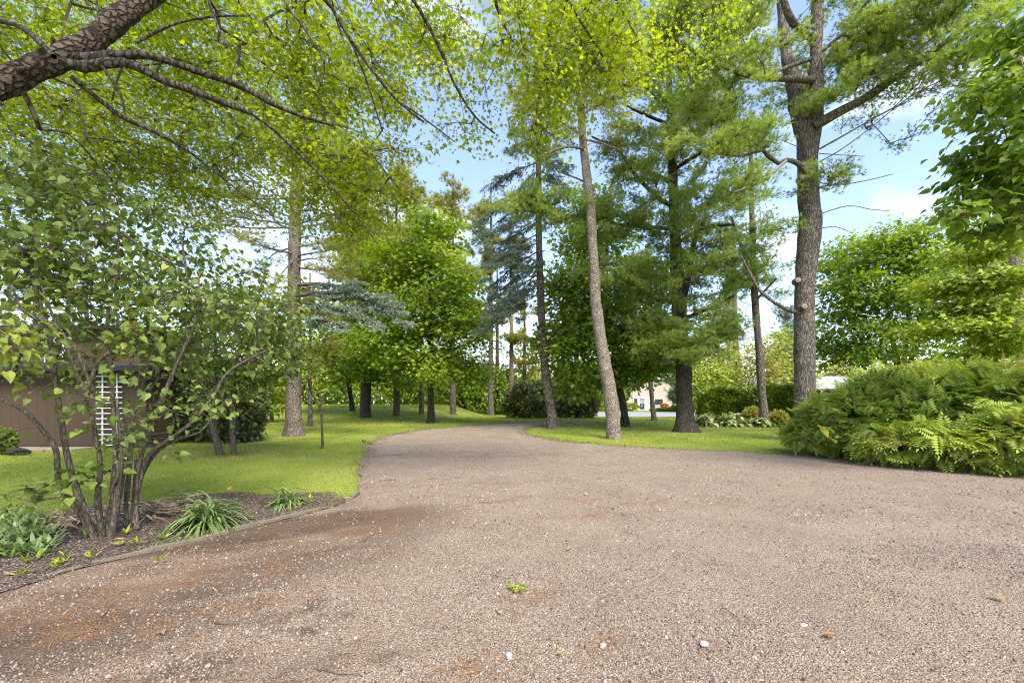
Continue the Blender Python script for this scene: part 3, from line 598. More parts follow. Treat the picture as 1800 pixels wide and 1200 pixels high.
def pxl(pts, d0, d1, step=.2):
    n = len(pts); P = np.array([np.append(W(p[0], p[1], d0+(d1-d0)*i/(n-1)), p[2]/2*(d0+(d1-d0)*i/(n-1))/800) for i, p in enumerate(pts)])
    Q = resample(P, step); return Q[:, :3], np.maximum(Q[:, 3], .004)

def trunk_obj(root, P, R, m, seed, ns=20, amp=.05, flare=.45, base=True, knots=None, fh=.3, name='trunk'):
    mb = MB(); tube(mb, P, R, ns, disp=trunk_disp(seed, amp, P[0, 2]+.08 if base else None, flare, knots, fh)); mb.v = [v-np.float32(root.location) for v in mb.v]
    return mb.build(name, m, root, smooth=True)
def limb_obj(root, P, R, m, seed, ns=9, name='limb', amp=.08):
    mb = MB(); tube(mb, P, R, ns, disp=trunk_disp(seed, amp)); mb.v = [v-np.float32(root.location) for v in mb.v]; return mb.build(name, m, root, smooth=True)
def finish(root, mb, mats, name='crown'):
    mb.v = [v-np.float32(root.location) for v in mb.v]; return mb.build(name, mats, root)
def newtree(name, label, cat, base, group=None): return thing(name, label, cat, tuple(float(v) for v in base), group)

# --------------------------- big forked pine at the right
b = G(1415, 776); d = b[1]
t = newtree('pine_tree', 'tall thick pine with cut branch stubs on its trunk beside the ferny shrub', 'tree', b)
P, R = px_trunk([(1415, 776, 42), (1415, 700, 38), (1414, 620, 37), (1414, 550, 37), (1415, 500, 35), (1420, 440, 40), (1424, 390, 41), (1420, 320, 36), (1420, 260, 39), (1424, 215, 44), (1430, 165, 38), (1434, 110, 23), (1437, 0, 21), (1440, -160, 17), (1444, -340, 10)], d, b, .6)
kn = [(W(1402, 497, d-.3), .14, .05), (W(1436, 418, d-.1), .3, .05), (W(1402, 390, d), .25, .04), (W(1416, 538, d-.3), .12, .04), (W(1408, 300, d), .2, .04), (W(1398, 640, d), .12, .03)]
R = R*.87; trunk_obj(t, P, R, M['bark_grey'], 3, 32, .05, .22, knots=kn, fh=.25)
lf, rf = pxl([(1424, 300, 14), (1414, 240, 26), (1408, 205, 32), (1400, 160, 30), (1386, 110, 20), (1377, 40, 18), (1374, -60, 15), (1370, -200, 9)], d+.15, d+1.2)
limb_obj(t, lf, rf, M['bark_grey'], 4, 16, 'trunk_fork')
for (kx, ky, kw, dx) in ((1402, 493, 11, -.22), (1413, 539, 12, .0), (1409, 313, 9, -.12)):
    mb = MB(); c = W(kx, ky, d-.33); f = unit(np.array([dx, -1, .12])); q = np.array([c-f*.16, c+f*.02, c+f*.045]); rr_ = kw/2*d/800*.9
    tube(mb, q, [rr_*1.35, rr_*1.12, rr_*.95], 14); mb.v = [v-np.float32(b) for v in mb.v]; st = mb.build('cut_stub', M['bark_grey'], t, True)
    mb = MB(); tube(mb, np.array([c+f*.04, c+f*.052]), [rr_*.9, rr_*.85], 14); mb.v = [v-np.float32(b) for v in mb.v]; o2 = mb.build('cut_face', M['cut_wood'], st)
LB = [([(1432, 222, 17), (1470, 200, 15), (1512, 178, 14), (1560, 146, 13), (1605, 116, 12), (1640, 92, 11), (1680, 60, 8), (1740, 8, 6), (1800, -40, 4)], d, d-2.5),
      ([(1428, 141, 13), (1400, 139, 12), (1330, 136, 10), (1285, 122, 9), (1240, 103, 8), (1195, 75, 6), (1165, 55, 4)], d+.2, d-1.5),
      ([(1432, 66, 15), (1412, 58, 14), (1395, 42, 13), (1382, 18, 12), (1372, -15, 10), (1340, -60, 6)], d+.2, d-.5),
      ([(1425, 104, 8), (1400, 112, 7), (1370, 124, 6), (1345, 134, 4)], d, d-.8),
      ([(1418, 298, 12), (1400, 286, 9), (1382, 281, 8), (1368, 287, 7), (1352, 275, 8), (1341, 263, 7), (1325, 268, 5), (1300, 274, 5), (1250, 269, 3)], d, d-1),
      ([(1382, 283, 6), (1350, 308, 5), (1320, 326, 5), (1290, 338, 3)], d-.5, d-1.2),
      ([(1420, 549, 9), (1395, 548, 7), (1375, 540, 7), (1355, 527, 6), (1335, 510, 6), (1318, 480, 5), (1300, 445, 3)], d, d+.8),
      ([(1440, 262, 4), (1480, 240, 3), (1520, 217, 3), (1570, 190, 2.5)], d, d-1), ([(1440, 285, 2.5), (1480, 262, 2), (1530, 225, 2), (1600, 170, 2), (1680, 130, 2)], d, d-2),
      ([(1435, 320, 2), (1470, 325, 2), (1520, 318, 1.6), (1570, 306, 1.4)], d, d-1), ([(1435, 378, 2), (1490, 362, 1.6), (1530, 368, 1.4), (1565, 371, 1.2)], d, d-1.2),
      ([(1430, 405, 2), (1465, 398, 1.6), (1500, 410, 1.2)], d, d-1), ([(1440, 270, 1.8), (1500, 274, 1.4), (1520, 275, 1.2)], d, d-.6), ([(1402, 215, 2), (1360, 218, 1.6), (1335, 200, 1.2)], d, d-.8), ([(1402, 258, 1.8), (1370, 245, 1.4), (1350, 240, 1.2)], d, d-.8),
      ([(1445, 180, 5), (1500, 150, 4), (1560, 122, 3.5), (1680, 40, 3)], d, d-2), ([(1445, 90, 7), (1480, 60, 6), (1520, 10, 5), (1560, -40, 4)], d, d-1)]
lim = [(P[::3], R[::3]), (lf[::2], rf[::2])]
for i, (pp, d0, d1) in enumerate(LB):
    q, w_ = pxl(pp, d0, d1); limb_obj(t, q, w_, M['bark_grey'] if pp[0][2] > 6 else M['twig_pale'], 40+i, 9 if pp[0][2] > 6 else 5); 
    if pp[0][2] > 3: lim.append((q[2:], w_[2:]))
BL = [(1200, 40, 110, 60, d-1, 2, 34), (1270, 60, 110, 90, d-.5, 2.4, 46), (1320, 120, 60, 70, d-.2, 1.6, 15), (1255, 180, 70, 55, d-.6, 1.8, 16), (1390, 120, 60, 90, d+2.2, 1.2, 14), (1490, 40, 80, 60, d+.8, 1.4, 26), (1550, 65, 80, 40, d-.8, 2, 28), (1475, 115, 30, 40, d+.6, 1., 8),
      (1610, 30, 110, 40, d-1.5, 2, 28), (1700, 50, 70, 40, d-2, 2, 16), (1470, 165, 30, 18, d-.8, 1.2, 8), (1540, 125, 24, 16, d-1, .8, 8), (1560, 150, 30, 10, d-1, .8, 5), (1320, -70, 220, 50, d+1.5, 1.5, 30), (1600, -60, 200, 50, d-1.5, 2.5, 34),
      (1720, 90, 90, 34, d-2.6, 1.5, 24), (1250, 262, 60, 36, d-1, 1.2, 12), (1330, 255, 40, 25, d-.9, 1., 8), (1300, 330, 30, 30, d-1, .8, 6), (1455, 310, 26, 14, d-.3, .8, 5), (1390, 380, 14, 30, d, .8, 2)]
A = blobs(BL, 5); paths, dirs = grow(lim, A, 6, .005, .5, .08); mb = MB(); branches(mb, paths, 1)
pine_cluster(mb, A, dirs, 72, .46, .14, 7, flat=.4, wide=.55, tbase=.55, tw=9)
A2 = blobs([(1520, 215, 50, 12, d-1, .5, 6), (1640, 165, 70, 16, d-1.8, .6, 8), (1660, 205, 50, 16, d-1.9, .6, 6), (1585, 245, 26, 16, d-1.3, .4, 4), (1470, 300, 30, 16, d-.4, .4, 4), (1400, 345, 20, 14, d, .4, 2)], 8)
paths, dirs = grow(lim, A2, 9, .004, .5, .06); branches(mb, paths, 1); pine_cluster(mb, A2, dirs, 34, .4, .09, 10, flat=.3, tbase=.5, tw=8)
finish(t, mb, [M['needle_pine'], M['bark_twig']])

# --------------------------- leaning light pine on the island
b = G(1079, 771); d = b[1]
t = newtree('leaning_pine', 'pale barked pine trunk leaning left at the near edge of the island lawn', 'tree', b)
P, R = px_trunk([(1079, 771, 26), (1077, 735, 24), (1072, 690, 24), (1063, 640, 22), (1055, 590, 20), (1047, 530, 19), (1045, 480, 18), (1041, 420, 16), (1038, 365, 16), (1033, 320, 15), (1027, 270, 14), (1023, 225, 13), (1022, 185, 13), (1026, 120, 10), (1030, 30, 8), (1034, -80, 5)], d, b, .8)
kn = [(W(1041+dx, yy, d), .13, .042) for yy, dx in ((330, 0), (395, 6), (455, -8), (515, 8), (580, -2), (640, 12), (690, 6), (535, -8), (300, -8), (250, 4))]
trunk_obj(t, P, R, M['bark_light'], 8, 26, .06, .12, knots=kn, fh=.15); lim = [(P[::3], R[::3])]
for i, pp in enumerate([[(1024, 240, 6), (1005, 226, 5), (975, 205, 4), (950, 185, 3)], [(1026, 262, 5), (1000, 258, 4), (965, 268, 5), (945, 278, 3)], [(1032, 322, 3), (1010, 312, 3), (985, 303, 2)], [(1024, 245, 4), (1050, 250, 4), (1085, 262, 3)], [(1025, 200, 5), (1050, 185, 4), (1090, 165, 3), (1130, 160, 2)],
                        [(1023, 190, 5), (1010, 150, 4), (990, 110, 3), (960, 80, 2)], [(1024, 185, 5), (1036, 140, 4), (1060, 100, 3), (1090, 60, 2)], [(1023, 215, 4), (1000, 180, 3.5), (960, 160, 2.5)]]):
    q, w_ = pxl(pp, d+.4, d+.4+(-1)**i*1.2); limb_obj(t, q, w_, M['bark_grey'], 60+i, 7); lim.append((q, w_))
A = blobs([(1030, 70, 90, 90, d+.5, 2.5, 30), (950, 170, 45, 45, d+.4, 1.5, 9), (1095, 150, 50, 50, d+.4, 2, 12), (990, 240, 40, 20, d+.4, 1, 4), (1075, 245, 30, 20, d+.4, 1, 5), (1010, -40, 110, 60, d, 2.5, 14)], 12)
paths, dirs = grow(lim, A, 13, .005, .5, .08); mb = MB(); branches(mb, paths, 1); pine_cluster(mb, A, dirs, 60, .5, .12, 14, flat=.4, tbase=.4, tw=8); finish(t, mb, [M['needle_olive'], M['bark_twig']])

# --------------------------- blue spruce with the long bare trunk
b = G(971, 753); d = b[1]
t = newtree('blue_spruce', 'slim trunked blue spruce with drooping blue green boughs on its left side', 'tree', b)
P, R = px_trunk([(971, 753, 19), (968, 715, 17), (961, 670, 16), (956, 625, 14), (952, 560, 13), (949, 480, 12), (947, 400, 11), (947, 320, 10), (946, 240, 8), (945, 170, 6), (945, 80, 3)], d, b, .5)
trunk_obj(t, P, R, M['bark_grey'], 18, 20, .06, .2, fh=.2); lim = [(P[::3], R[::3])]; r = rng(19); tips = []; tdir = []
SPP = []
for i, (y0, ex, ey) in enumerate([(250, 900, 268), (285, 862, 330), (300, 905, 345), (330, 855, 380), (345, 885, 385), (372, 850, 420), (390, 872, 440), (410, 858, 470), (425, 890, 465), (440, 868, 500), (462, 862, 525), (480, 862, 548), (500, 885, 545), (515, 850, 580), (270, 985, 300), (300, 990, 330), (215, 985, 225), (230, 905, 235), (190, 915, 200), (205, 975, 190), (320, 930, 350), (455, 925, 480),
                                  (165, 925, 170), (350, 975, 372), (255, 935, 262)]):
    x0 = np.interp(y0, [170, 400, 560], [945, 947, 952]); dz = r.uniform(-1.8, 1.2)
    a = W(x0, y0, d+.3); e = W(ex, ey, d+dz); m_ = (a+e)/2+[0, 0, .12]
    q = resample([a, m_, e, e+(e-m_)*.15-[0, 0, .05]], .2); w_ = np.linspace(.035, .008, len(q)); limb_obj(t, q, w_, M['bark_grey'], 80+i, 6); 
    for s in np.linspace(.3, 1, max(3, int(np.linalg.norm(e-a)/.22))):
        p = a+(e-a)*s+[0, 0, .12*4*s*(1-s)]; tips.append(p+r.normal(0, .14, 3)*[1, 1, .5]); tdir.append(unit(e-a))
tips = np.array(tips); tdir = np.array(tdir); mb = MB(); spruce_cluster(mb, tips, tdir+r.normal(0, .3, tdir.shape), 60, .42, .15, 20, droop=.65)
hi = tips[tips[:, 2] > CAMH+(692-330)/800*d]; k = 6
q = np.repeat(hi, k, 0)+r.normal(0, .3, (len(hi)*k, 3))-[0, 0, .25]
scatter(mb, (np.array([(-.12, 0, 0), (.12, 0, 0), (.1, 1, 0), (-.1, 1, 0), (0, 0, .12), (0, 1, .1)]), np.array([(0, 1, 2, 3), (0, 4, 5, 3), (1, 4, 5, 2)])), q, np.tile([0, 0, -1.], (len(q), 1))+r.normal(0, .1, (len(q), 3)), r.normal(size=(len(q), 3)), .13, 2, r.uniform(0, 1, len(q)))
finish(t, mb, [M['needle_blue'], M['bark_twig'], M['cone']])

# --------------------------- dark pine in the middle of the island
b = G(1205, 759); d = b[1]
t = newtree('dark_pine', 'dark trunked white pine with flared base and soft sprays hanging low over the island', 'tree', b)
P, R = px_trunk([(1205, 759, 33), (1204, 730, 29), (1203, 690, 27), (1201, 640, 27), (1196, 590, 25), (1193, 530, 25), (1190, 480, 24), (1187, 420, 19), (1184, 350, 17), (1181, 270, 14), (1178, 190, 11), (1175, 100, 8), (1174, 0, 5)], d, b, .6)
trunk_obj(t, P, R, M['bark_dark'], 28, 26, .06, .75, fh=.28); lim = [(P[::3], R[::3])]
for i, (pp, d1) in enumerate([([(1200, 525, 13), (1207, 500, 12), (1212, 470, 11), (1216, 440, 9), (1224, 415, 8), (1240, 380, 5)], d-.8), ([(1186, 465, 8), (1150, 460, 7), (1110, 458, 6), (1060, 466, 4)], d-1.5),
                            ([(1182, 362, 9), (1160, 350, 8), (1130, 322, 7), (1110, 300, 6), (1092, 270, 5), (1070, 255, 4), (1040, 240, 3)], d-1), ([(1182, 325, 7), (1160, 310, 7), (1130, 300, 6), (1105, 280, 4)], d+1),
                            ([(1187, 403, 7), (1150, 400, 7), (1100, 396, 6), (1040, 388, 5), (980, 376, 4), (930, 372, 3)], d-2), ([(1196, 590, 8), (1160, 600, 7), (1120, 590, 6), (1080, 550, 4)], d-1.5), ([(1200, 560, 7), (1240, 545, 6), (1290, 520, 4)], d-1.5),
                            ([(1186, 430, 7), (1240, 400, 6), (1290, 395, 4)], d-1), ([(1182, 300, 7), (1230, 270, 6), (1280, 250, 4)], d-1), ([(1179, 220, 6), (1130, 200, 5), (1090, 180, 3)], d-1), ([(1178, 200, 6), (1230, 150, 5), (1270, 120, 3)], d+.5), ([(1200, 622, 6), (1190, 636, 6), (1160, 640, 4)], d-1.8), ([(1203, 610, 7), (1230, 600, 6), (1260, 580, 4)], d-1.7)]):
    q, w_ = pxl(pp, d+.2, d1); limb_obj(t, q, w_, M['bark_dark'], 90+i, 8); lim.append((q, w_))
BL = [(1000, 372, 90, 20, d-1.6, 1, 26), (920, 362, 45, 16, d-2, .8, 9), (1110, 395, 60, 22, d-1, 1.4, 16), (1090, 480, 70, 30, d-1.2, 1.5, 24), (1140, 520, 60, 40, d-1, 1.5, 22), (1230, 480, 55, 60, d-.5, 2, 34), (1190, 400, 50, 50, d-.6, 2, 22), (1240, 350, 55, 60, d-.4, 2, 30), (1130, 330, 55, 40, d-.6, 1.5, 18),
      (1180, 250, 90, 50, d, 2.2, 34), (1210, 160, 80, 60, d, 2.2, 34), (1120, 180, 60, 55, d-.4, 2, 20), (1270, 250, 45, 70, d-.5, 2, 20), (1190, 60, 80, 60, d, 2, 18), (1200, 600, 85, 36, d-1.3, 1.4, 38), (1150, 570, 60, 30, d-1, 1.3, 16), (1255, 570, 45, 45, d-1, 1.5, 22), (1280, 450, 30, 60, d-.6, 1.4, 16), (1070, 290, 40, 30, d-.8, 1, 8), (1030, 420, 40, 18, d-1.4, .8, 6)]
A = blobs(BL, 32); paths, dirs = grow(lim, A, 33, .005, .5, .07); mb = MB(); branches(mb, paths, 1); pine_cluster(mb, A, dirs, 80, .55, .14, 34, flat=.32, tbase=.42, tw=9, tclump=.18)
finish(t, mb, [M['needle_pine'], M['bark_twig']])

# --------------------------- slim pines at the right of the island
def pine(name, label, px, py, pts, blob, seed, mb_='bark_grey', nm='needle_pine', per=60, rad=.55, size=.14, limbs=(), tb=.45, fl=.3, dead=None, group=None, dd=.4, wide=.5, flat=.32, hang=0, cat='tree'):
    b = G(px, py); d = b[1]; t = newtree(name, label, cat, b, group); P, R = px_trunk(pts, d, b, dd); trunk_obj(t, P, R, M[mb_], seed, 16, .06, fl, fh=.2)
    lim = [(P[::3], R[::3])]
    for i, pp in enumerate(limbs):
        q, w_ = pxl(pp, d+.2, d-.8); limb_obj(t, q, w_, M[mb_], seed+i, 6); lim.append((q, w_))
    A = blobs([(x, y, rx, ry, d+e, rd, n) for (x, y, rx, ry, e, rd, n) in blob], seed+50); paths, dirs = grow(lim, A, seed+51, .006, .45, .08); m = MB(); branches(m, paths, 1)
    pine_cluster(m, A, dirs, per, rad, size, seed+52, tbase=tb, tw=6, flat=flat, wide=wide, hang=hang)
    if dead:
        A = blobs([(x, y, rx, ry, d+e, rd, n) for (x, y, rx, ry, e, rd, n) in dead], seed+60); paths, dirs = grow(lim, A, seed+61, .006, .4, .1); branches(m, paths, 1); pine_cluster(m, A, dirs, 30, .3, .12, seed+62, lm=2, flat=.4)
    finish(t, m, [M[nm], M['bark_twig'], M['needle_dead']]); return t
pine('slim_pine', 'slim pine trunk rising out of the hosta bed', 1345, 750, [(1345, 750, 17), (1341, 710, 14), (1337, 660, 13), (1333, 600, 12), (1328, 540, 12), (1325, 480, 11), (1323, 420, 10), (1321, 350, 8), (1320, 270, 6), (1320, 200, 4)],
     [(1300, 500, 45, 30, -.5, 1.5, 16), (1345, 480, 40, 30, -.3, 1.2, 16), (1290, 430, 50, 35, 0, 1.8, 18), (1340, 410, 34, 40, 0, 1.2, 14), (1300, 360, 45, 40, 0, 1.8, 16), (1330, 300, 40, 50, 0, 1.5, 14), (1310, 230, 40, 40, 0, 1.5, 10), (1370, 520, 18, 14, 0, .6, 3)], 111, limbs=[[(1326, 500, 6), (1305, 440, 5), (1285, 380, 3)], [(1327, 530, 5), (1345, 510, 4), (1365, 490, 3)]])
pine('far_slim_pine', 'straight grey pine trunk with orange dead needles behind the hosta bed', 1285, 722, [(1285, 722, 12), (1284, 680, 11), (1284, 640, 11), (1282, 600, 10), (1280, 540, 9), (1278, 460, 7), (1276, 380, 5)],
     [(1260, 560, 50, 30, 0, 2, 16), (1290, 520, 40, 40, 0, 2, 16), (1250, 480, 50, 50, 0, 2, 20), (1285, 430, 40, 50, 0, 2, 16), (1265, 350, 40, 50, 0, 2, 14)], 122, dead=[(1272, 641, 20, 7, -.3, .5, 6), (1293, 644, 14, 7, -.3, .5, 5)], limbs=[[(1283, 648, 4), (1265, 645, 3), (1235, 650, 2)], [(1284, 662, 3), (1260, 663, 2), (1230, 662, 2)], [(1284, 668, 4), (1250, 672, 3), (1225, 684, 2)], [(1285, 672, 3), (1310, 673, 2), (1330, 675, 1.5)]])
pine('far_pine_beside_hedge', 'second grey pine trunk just right of the one with orange dead needles', 1302, 724, [(1303, 724, 13), (1300, 690, 11), (1297, 650, 11), (1293, 600, 10), (1291, 540, 9), (1290, 470, 7), (1290, 400, 4)],
     [(1310, 580, 40, 25, .5, 1.5, 10), (1300, 510, 40, 40, .5, 1.5, 12), (1300, 440, 40, 40, .5, 1.5, 12)], 133)
pine('road_pine', 'light grey leaning trunk standing in front of the road before the brick house', 1150, 739, [(1150, 739, 10), (1147, 710, 8), (1144, 680, 8), (1141, 640, 8), (1139, 580, 7), (1137, 500, 6), (1136, 430, 4)],
     [(1140, 480, 50, 50, 0, 2, 18), (1130, 560, 40, 30, 0, 2, 8), (1140, 400, 40, 40, 0, 2, 10)], 144, 'bark_light')

# --------------------------- left spruce and conifers on the far lawn
b = G(517, 766); d = b[1]
t = newtree('old_spruce', 'big pale trunked spruce with sparse long boughs on the left lawn', 'tree', b)
P, R = px_trunk([(517, 766, 31), (516, 735, 27), (516, 690, 25), (517, 640, 24), (518, 580, 22), (517, 500, 21), (518, 420, 20), (520, 340, 18), (521, 260, 15), (522, 180, 12), (523, 90, 9), (524, 0, 5)], d, b, .6)
trunk_obj(t, P, R, M['bark_mid'], 141, 26, .07, .5, fh=.22); lim = [(P[::3], R[::3])]; r = rng(142); tips = []; tdir = []
LL = [(446, 430, 412), (446, 380, 395), (405, 395, 340), (400, 330, 385), (385, 350, 300), (360, 370, 260), (350, 320, 330), (330, 400, 220), (310, 350, 240), (280, 400, 180), (260, 440, 120), (395, 300, 350), (435, 455, 470), (455, 470, 530),
      (460, 590, 470), (435, 620, 440), (470, 640, 465), (450, 690, 400), (400, 620, 370), (370, 660, 350), (340, 640, 290), (300, 610, 240), (270, 600, 190), (230, 590, 140), (420, 580, 430), (510, 600, 520), (200, 470, 60), (395, 690, 330), (480, 560, 545), (320, 690, 262)]
for i, (y0, ex, ey) in enumerate(LL):
    a = W(519, y0, d+.3); e = W(ex, ey, d+r.uniform(-2, 1.5)); up = .25 if ey < y0 else .12; m_ = (a+e)/2+[0, 0, -.15 if ey < y0 else .2]
    q = resample([a, m_, e], .25); w_ = np.linspace(.035, .008, len(q)); limb_obj(t, q, w_, M['bark_grey'], 150+i, 6); lim.append((q, w_))
    for s in np.linspace(.45, 1, max(3, int(np.linalg.norm(e-a)/.45))): tips.append(a+(e-a)*s+r.normal(0, .22, 3)*[1, 1, .6]); tdir.append(unit(e-a))
tips = np.array(tips); tdir = np.array(tdir); mb = MB(); pine_cluster(mb, tips, tdir+r.normal(0, .2, tdir.shape), 34, .5, .10, 143, lm=0, flat=.25, tpl=TUFTB, tw=12, twr=.004, tbase=.45, lift=-.1)
# the blue green low boughs reaching right
tp = []; td = []
for i, pp in enumerate([[(522, 520, 8), (560, 515, 7), (620, 520, 6), (670, 538, 5), (712, 560, 3)], [(522, 545, 8), (570, 540, 7), (620, 548, 6), (665, 570, 3)], [(524, 500, 7), (570, 500, 6), (640, 515, 4), (690, 535, 3)], [(524, 560, 6), (560, 562, 5), (600, 570, 3)]]):
    q, w_ = pxl(pp, d, d-1.5); limb_obj(t, q, w_, M['bark_grey'], 190+i, 7)
    for k in range(int(len(q)*.25), len(q)): tp.append(q[k]+r.normal(0, .12, 3)); td.append(unit(q[k]-q[k-2]))
spruce_cluster(mb, np.array(tp), np.array(td)+r.normal(0, .25, (len(td), 3)), 50, .42, .15, 144, lm=2, droop=.35, tbase=.55)
finish(t, mb, [M['needle_olive'], M['twig_pale'], M['needle_blue']])

def rowpine(label, px, py, w, ytop, blob, seed, bk='bark_grey', nm='needle_olive', lean=0, **kw):
    top = [(px+lean*(py-y)/300, y, max(2.5, w*(.2+.8*(y-ytop)/(py-ytop)))) for y in np.linspace(py, ytop, 9)]
    return pine('lawn_conifer', label, px, py, top, blob, seed, bk, nm, group='tall conifers across the far lawn', **kw)
rowpine('thickest dark conifer trunk on the far lawn, flared at its foot', 643, 734, 19, 300, [(640, 480, 50, 60, 0, 3, 24), (640, 400, 50, 60, 0, 3, 20), (640, 320, 40, 50, 0, 2.5, 14)], 201, 'bark_dark', per=80, rad=.75, size=.28)
rowpine('conifer trunk second from the left behind the small maple', 697, 730, 12, 295, [(700, 340, 42, 50, 0, 2.5, 14), (695, 430, 55, 50, 0, 3, 20), (700, 520, 50, 40, 0, 2.5, 12), (710, 640, 36, 18, 0, 1.8, 7)], 212, per=80, rad=.8, size=.3)
rowpine('thin pale conifer trunk immediately left of the small maple trunk', 741, 728, 9, 420, [(741, 500, 40, 50, 0, 2.5, 14), (741, 450, 30, 30, 0, 2, 8)], 223, per=70, rad=.7, size=.28)
rowpine('conifer trunk alone to the right of the small maple trunk', 796, 728, 11, 325, [(790, 370, 30, 45, 0, 2, 12), (790, 440, 45, 40, 0, 2.5, 12), (800, 520, 45, 40, 0, 2.5, 12)], 234, per=80, rad=.8, size=.3)
rowpine('left trunk of the close pair of conifers beside the drive', 863, 730, 11, 330, [(850, 380, 32, 50, 1, 2.5, 16), (850, 460, 45, 50, 1, 3, 18), (855, 560, 40, 40, 0, 2.5, 12)], 245, per=80, rad=.8, size=.3)
rowpine('right darker trunk of the close pair of conifers beside the drive', 874, 728, 10, 470, [(885, 540, 36, 40, 0, 2, 12)], 256, 'bark_dark', per=80, rad=.8, size=.3)
rowpine('slim grey conifer trunk right at the far edge of the gravel drive', 899, 735, 10, 330, [(900, 600, 20, 14, 0, 1, 4), (890, 450, 40, 40, 2, 2.5, 12)], 267, 'bark_light', per=80, rad=.7, size=.28)
rowpine('dark slim conifer trunk in front of the juniper thicket', 922, 730, 9, 500, [(930, 600, 30, 14, 0, 1, 6), (925, 640, 26, 20, 0, 1, 6), (925, 540, 36, 24, 0, 2, 8)], 278, 'bark_dark', per=80, rad=.7, size=.28, dead=[(915, 680, 14, 12, -.3, .5, 4)])
rowpine('short light trunk standing among the dark junipers', 990, 732, 13, 500, [(990, 600, 40, 40, 0, 2, 16), (995, 660, 24, 16, 0, 1, 6)], 289, 'bark_light', per=80, rad=.7, size=.28)
rowpine('slim trunk immediately right of the big pale spruce', 545, 749, 9, 480, [(560, 610, 30, 30, 0, 1.2, 10), (545, 540, 40, 40, 0, 1.6, 14)], 291, 'bark_grey', per=70, rad=.5, size=.17)

# --------------------------- broadleaf trees
def broad(name, label, base, stems, blob, seed, leafm, tpl=MAPLE, per=60, rad=.42, flat=.45, size=.13, bk='bark_grey', tipr=.006, up=.8, hang=.35, tb=.45, tw=5, group=None, extra=None, cat='tree', curl=.1, tcl=.2, amp=.05, flare=.35, upn=1., spread=1., sag=0., twr=.0025, along=None, tmap=None, svar=.25):
    t = newtree(name, label, cat, base, group); lim = []
    for i, (P, R) in enumerate(stems): trunk_obj(t, P, R, M[bk], seed+i, 18 if R[0] > .05 else 9, amp, flare if i == 0 else 0, base=(i == 0), name='trunk' if i == 0 else 'stem', fh=.2); lim.append((P[::2], R[::2]))
    m = MB(); A = blobs(blob, seed+20); paths, dirs = grow(lim, A, seed+21, tipr, up, curl, sag=sag); branches(m, paths, 1)
    leaf_cluster(m, tpl, A, dirs, per, rad, flat, size, seed+22, hang=hang, tbase=tb, tw=tw, tclump=tcl, up=upn, spread=spread, twr=twr, along=along, tmap=tmap, svar=svar)
    finish(t, m, [M[leafm], M['bark_twig']]); return t
b = G(758, 743); d = b[1]
broad('small_maple', 'rounded bright green maple on a short dark trunk at the left bend of the drive', b, [px_trunk([(758, 743, 14), (757, 700, 11), (756, 660, 10), (758, 600, 8), (757, 520, 6), (757, 440, 3)], d, b), pxl([(757, 665, 6), (780, 630, 5), (800, 590, 3)], d, d-1), pxl([(757, 650, 6), (735, 600, 5), (715, 560, 3)], d, d+1), pxl([(757, 640, 5), (752, 590, 4), (735, 520, 3)], d, d-1.2)],
      [(750, 430, 60, 50, d, 3, 46), (700, 470, 55, 45, d, 3, 40), (800, 500, 60, 50, d, 3, 46), (740, 540, 90, 50, d-.6, 3, 70), (820, 580, 50, 45, d-.4, 2.5, 36), (700, 600, 80, 40, d-.3, 3, 50), (770, 640, 90, 32, d-.4, 3, 52), (650, 470, 50, 40, d+.5, 2, 24), (830, 650, 36, 22, d, 2, 12), (770, 405, 40, 22, d, 2, 12)], 301, 'leaf_maple', per=60, rad=.46, size=.17, bk='bark_dark', tb=.45)
b = G(620, 722)
broad('low_maple', 'darker spreading maple low over the far lawn left of the bend', b, [px_trunk([(612, 722, 9), (612, 660, 7), (615, 600, 5), (620, 540, 3)], b[1], b)],
      [(600, 640, 60, 36, b[1]-2, 3, 40), (660, 620, 60, 45, b[1]-3, 3, 50), (690, 650, 50, 24, b[1]-4, 2, 24), (610, 570, 60, 40, b[1], 3, 40), (560, 620, 40, 40, b[1]-2, 2, 24), (650, 550, 50, 36, b[1]-2, 3, 30)], 321, 'leaf_maple', per=60, rad=.6, size=.2, bk='bark_dark', tb=.38)
b = G(1100, 750); d = b[1]
broad('dark_maple', 'dense dark green maple with a slanting black trunk behind the leaning pine', b, [px_trunk([(1101, 751, 16), (1096, 715, 12), (1089, 680, 11), (1080, 630, 9), (1072, 560, 7), (1066, 480, 4)], d, b), pxl([(1085, 650, 6), (1105, 600, 5), (1130, 560, 3)], d, d+.6), pxl([(1090, 680, 5), (1110, 640, 4), (1140, 620, 3)], d, d-1), pxl([(1080, 640, 6), (1050, 590, 5), (1010, 550, 3)], d, d-.6)],
      [(1040, 420, 65, 60, d+1, 2.5, 50), (1000, 500, 50, 50, d+.5, 2.5, 40), (1060, 560, 80, 60, d, 3, 90), (1120, 600, 60, 45, d, 2.5, 56), (1000, 600, 50, 50, d, 2.5, 44), (1035, 655, 60, 30, d, 2.5, 40), (1130, 648, 55, 18, d, 2, 28), (1110, 500, 50, 60, d+1, 2.5, 40), (1030, 365, 40, 30, d+1, 2, 16), (1165, 620, 30, 26, d, 1.5, 14), (1098, 668, 30, 14, d-.3, 1, 12), (1010, 690, 36, 14, d, 1.2, 8)], 341, 'leaf_maple_dark', per=60, rad=.46, size=.17, bk='bark_dark', tb=.45)
b2 = G(1069, 742)
broad('thin_dark_trunk', 'thin dark trunk just left of the leaning pine foot', b2, [px_trunk([(1069, 742, 7), (1067, 690, 6), (1063, 640, 5), (1058, 560, 3)], b2[1], b2)], [(1050, 560, 40, 40, b2[1], 2, 14)], 351, 'leaf_maple_dark', bk='bark_dark', rad=.5, size=.17)
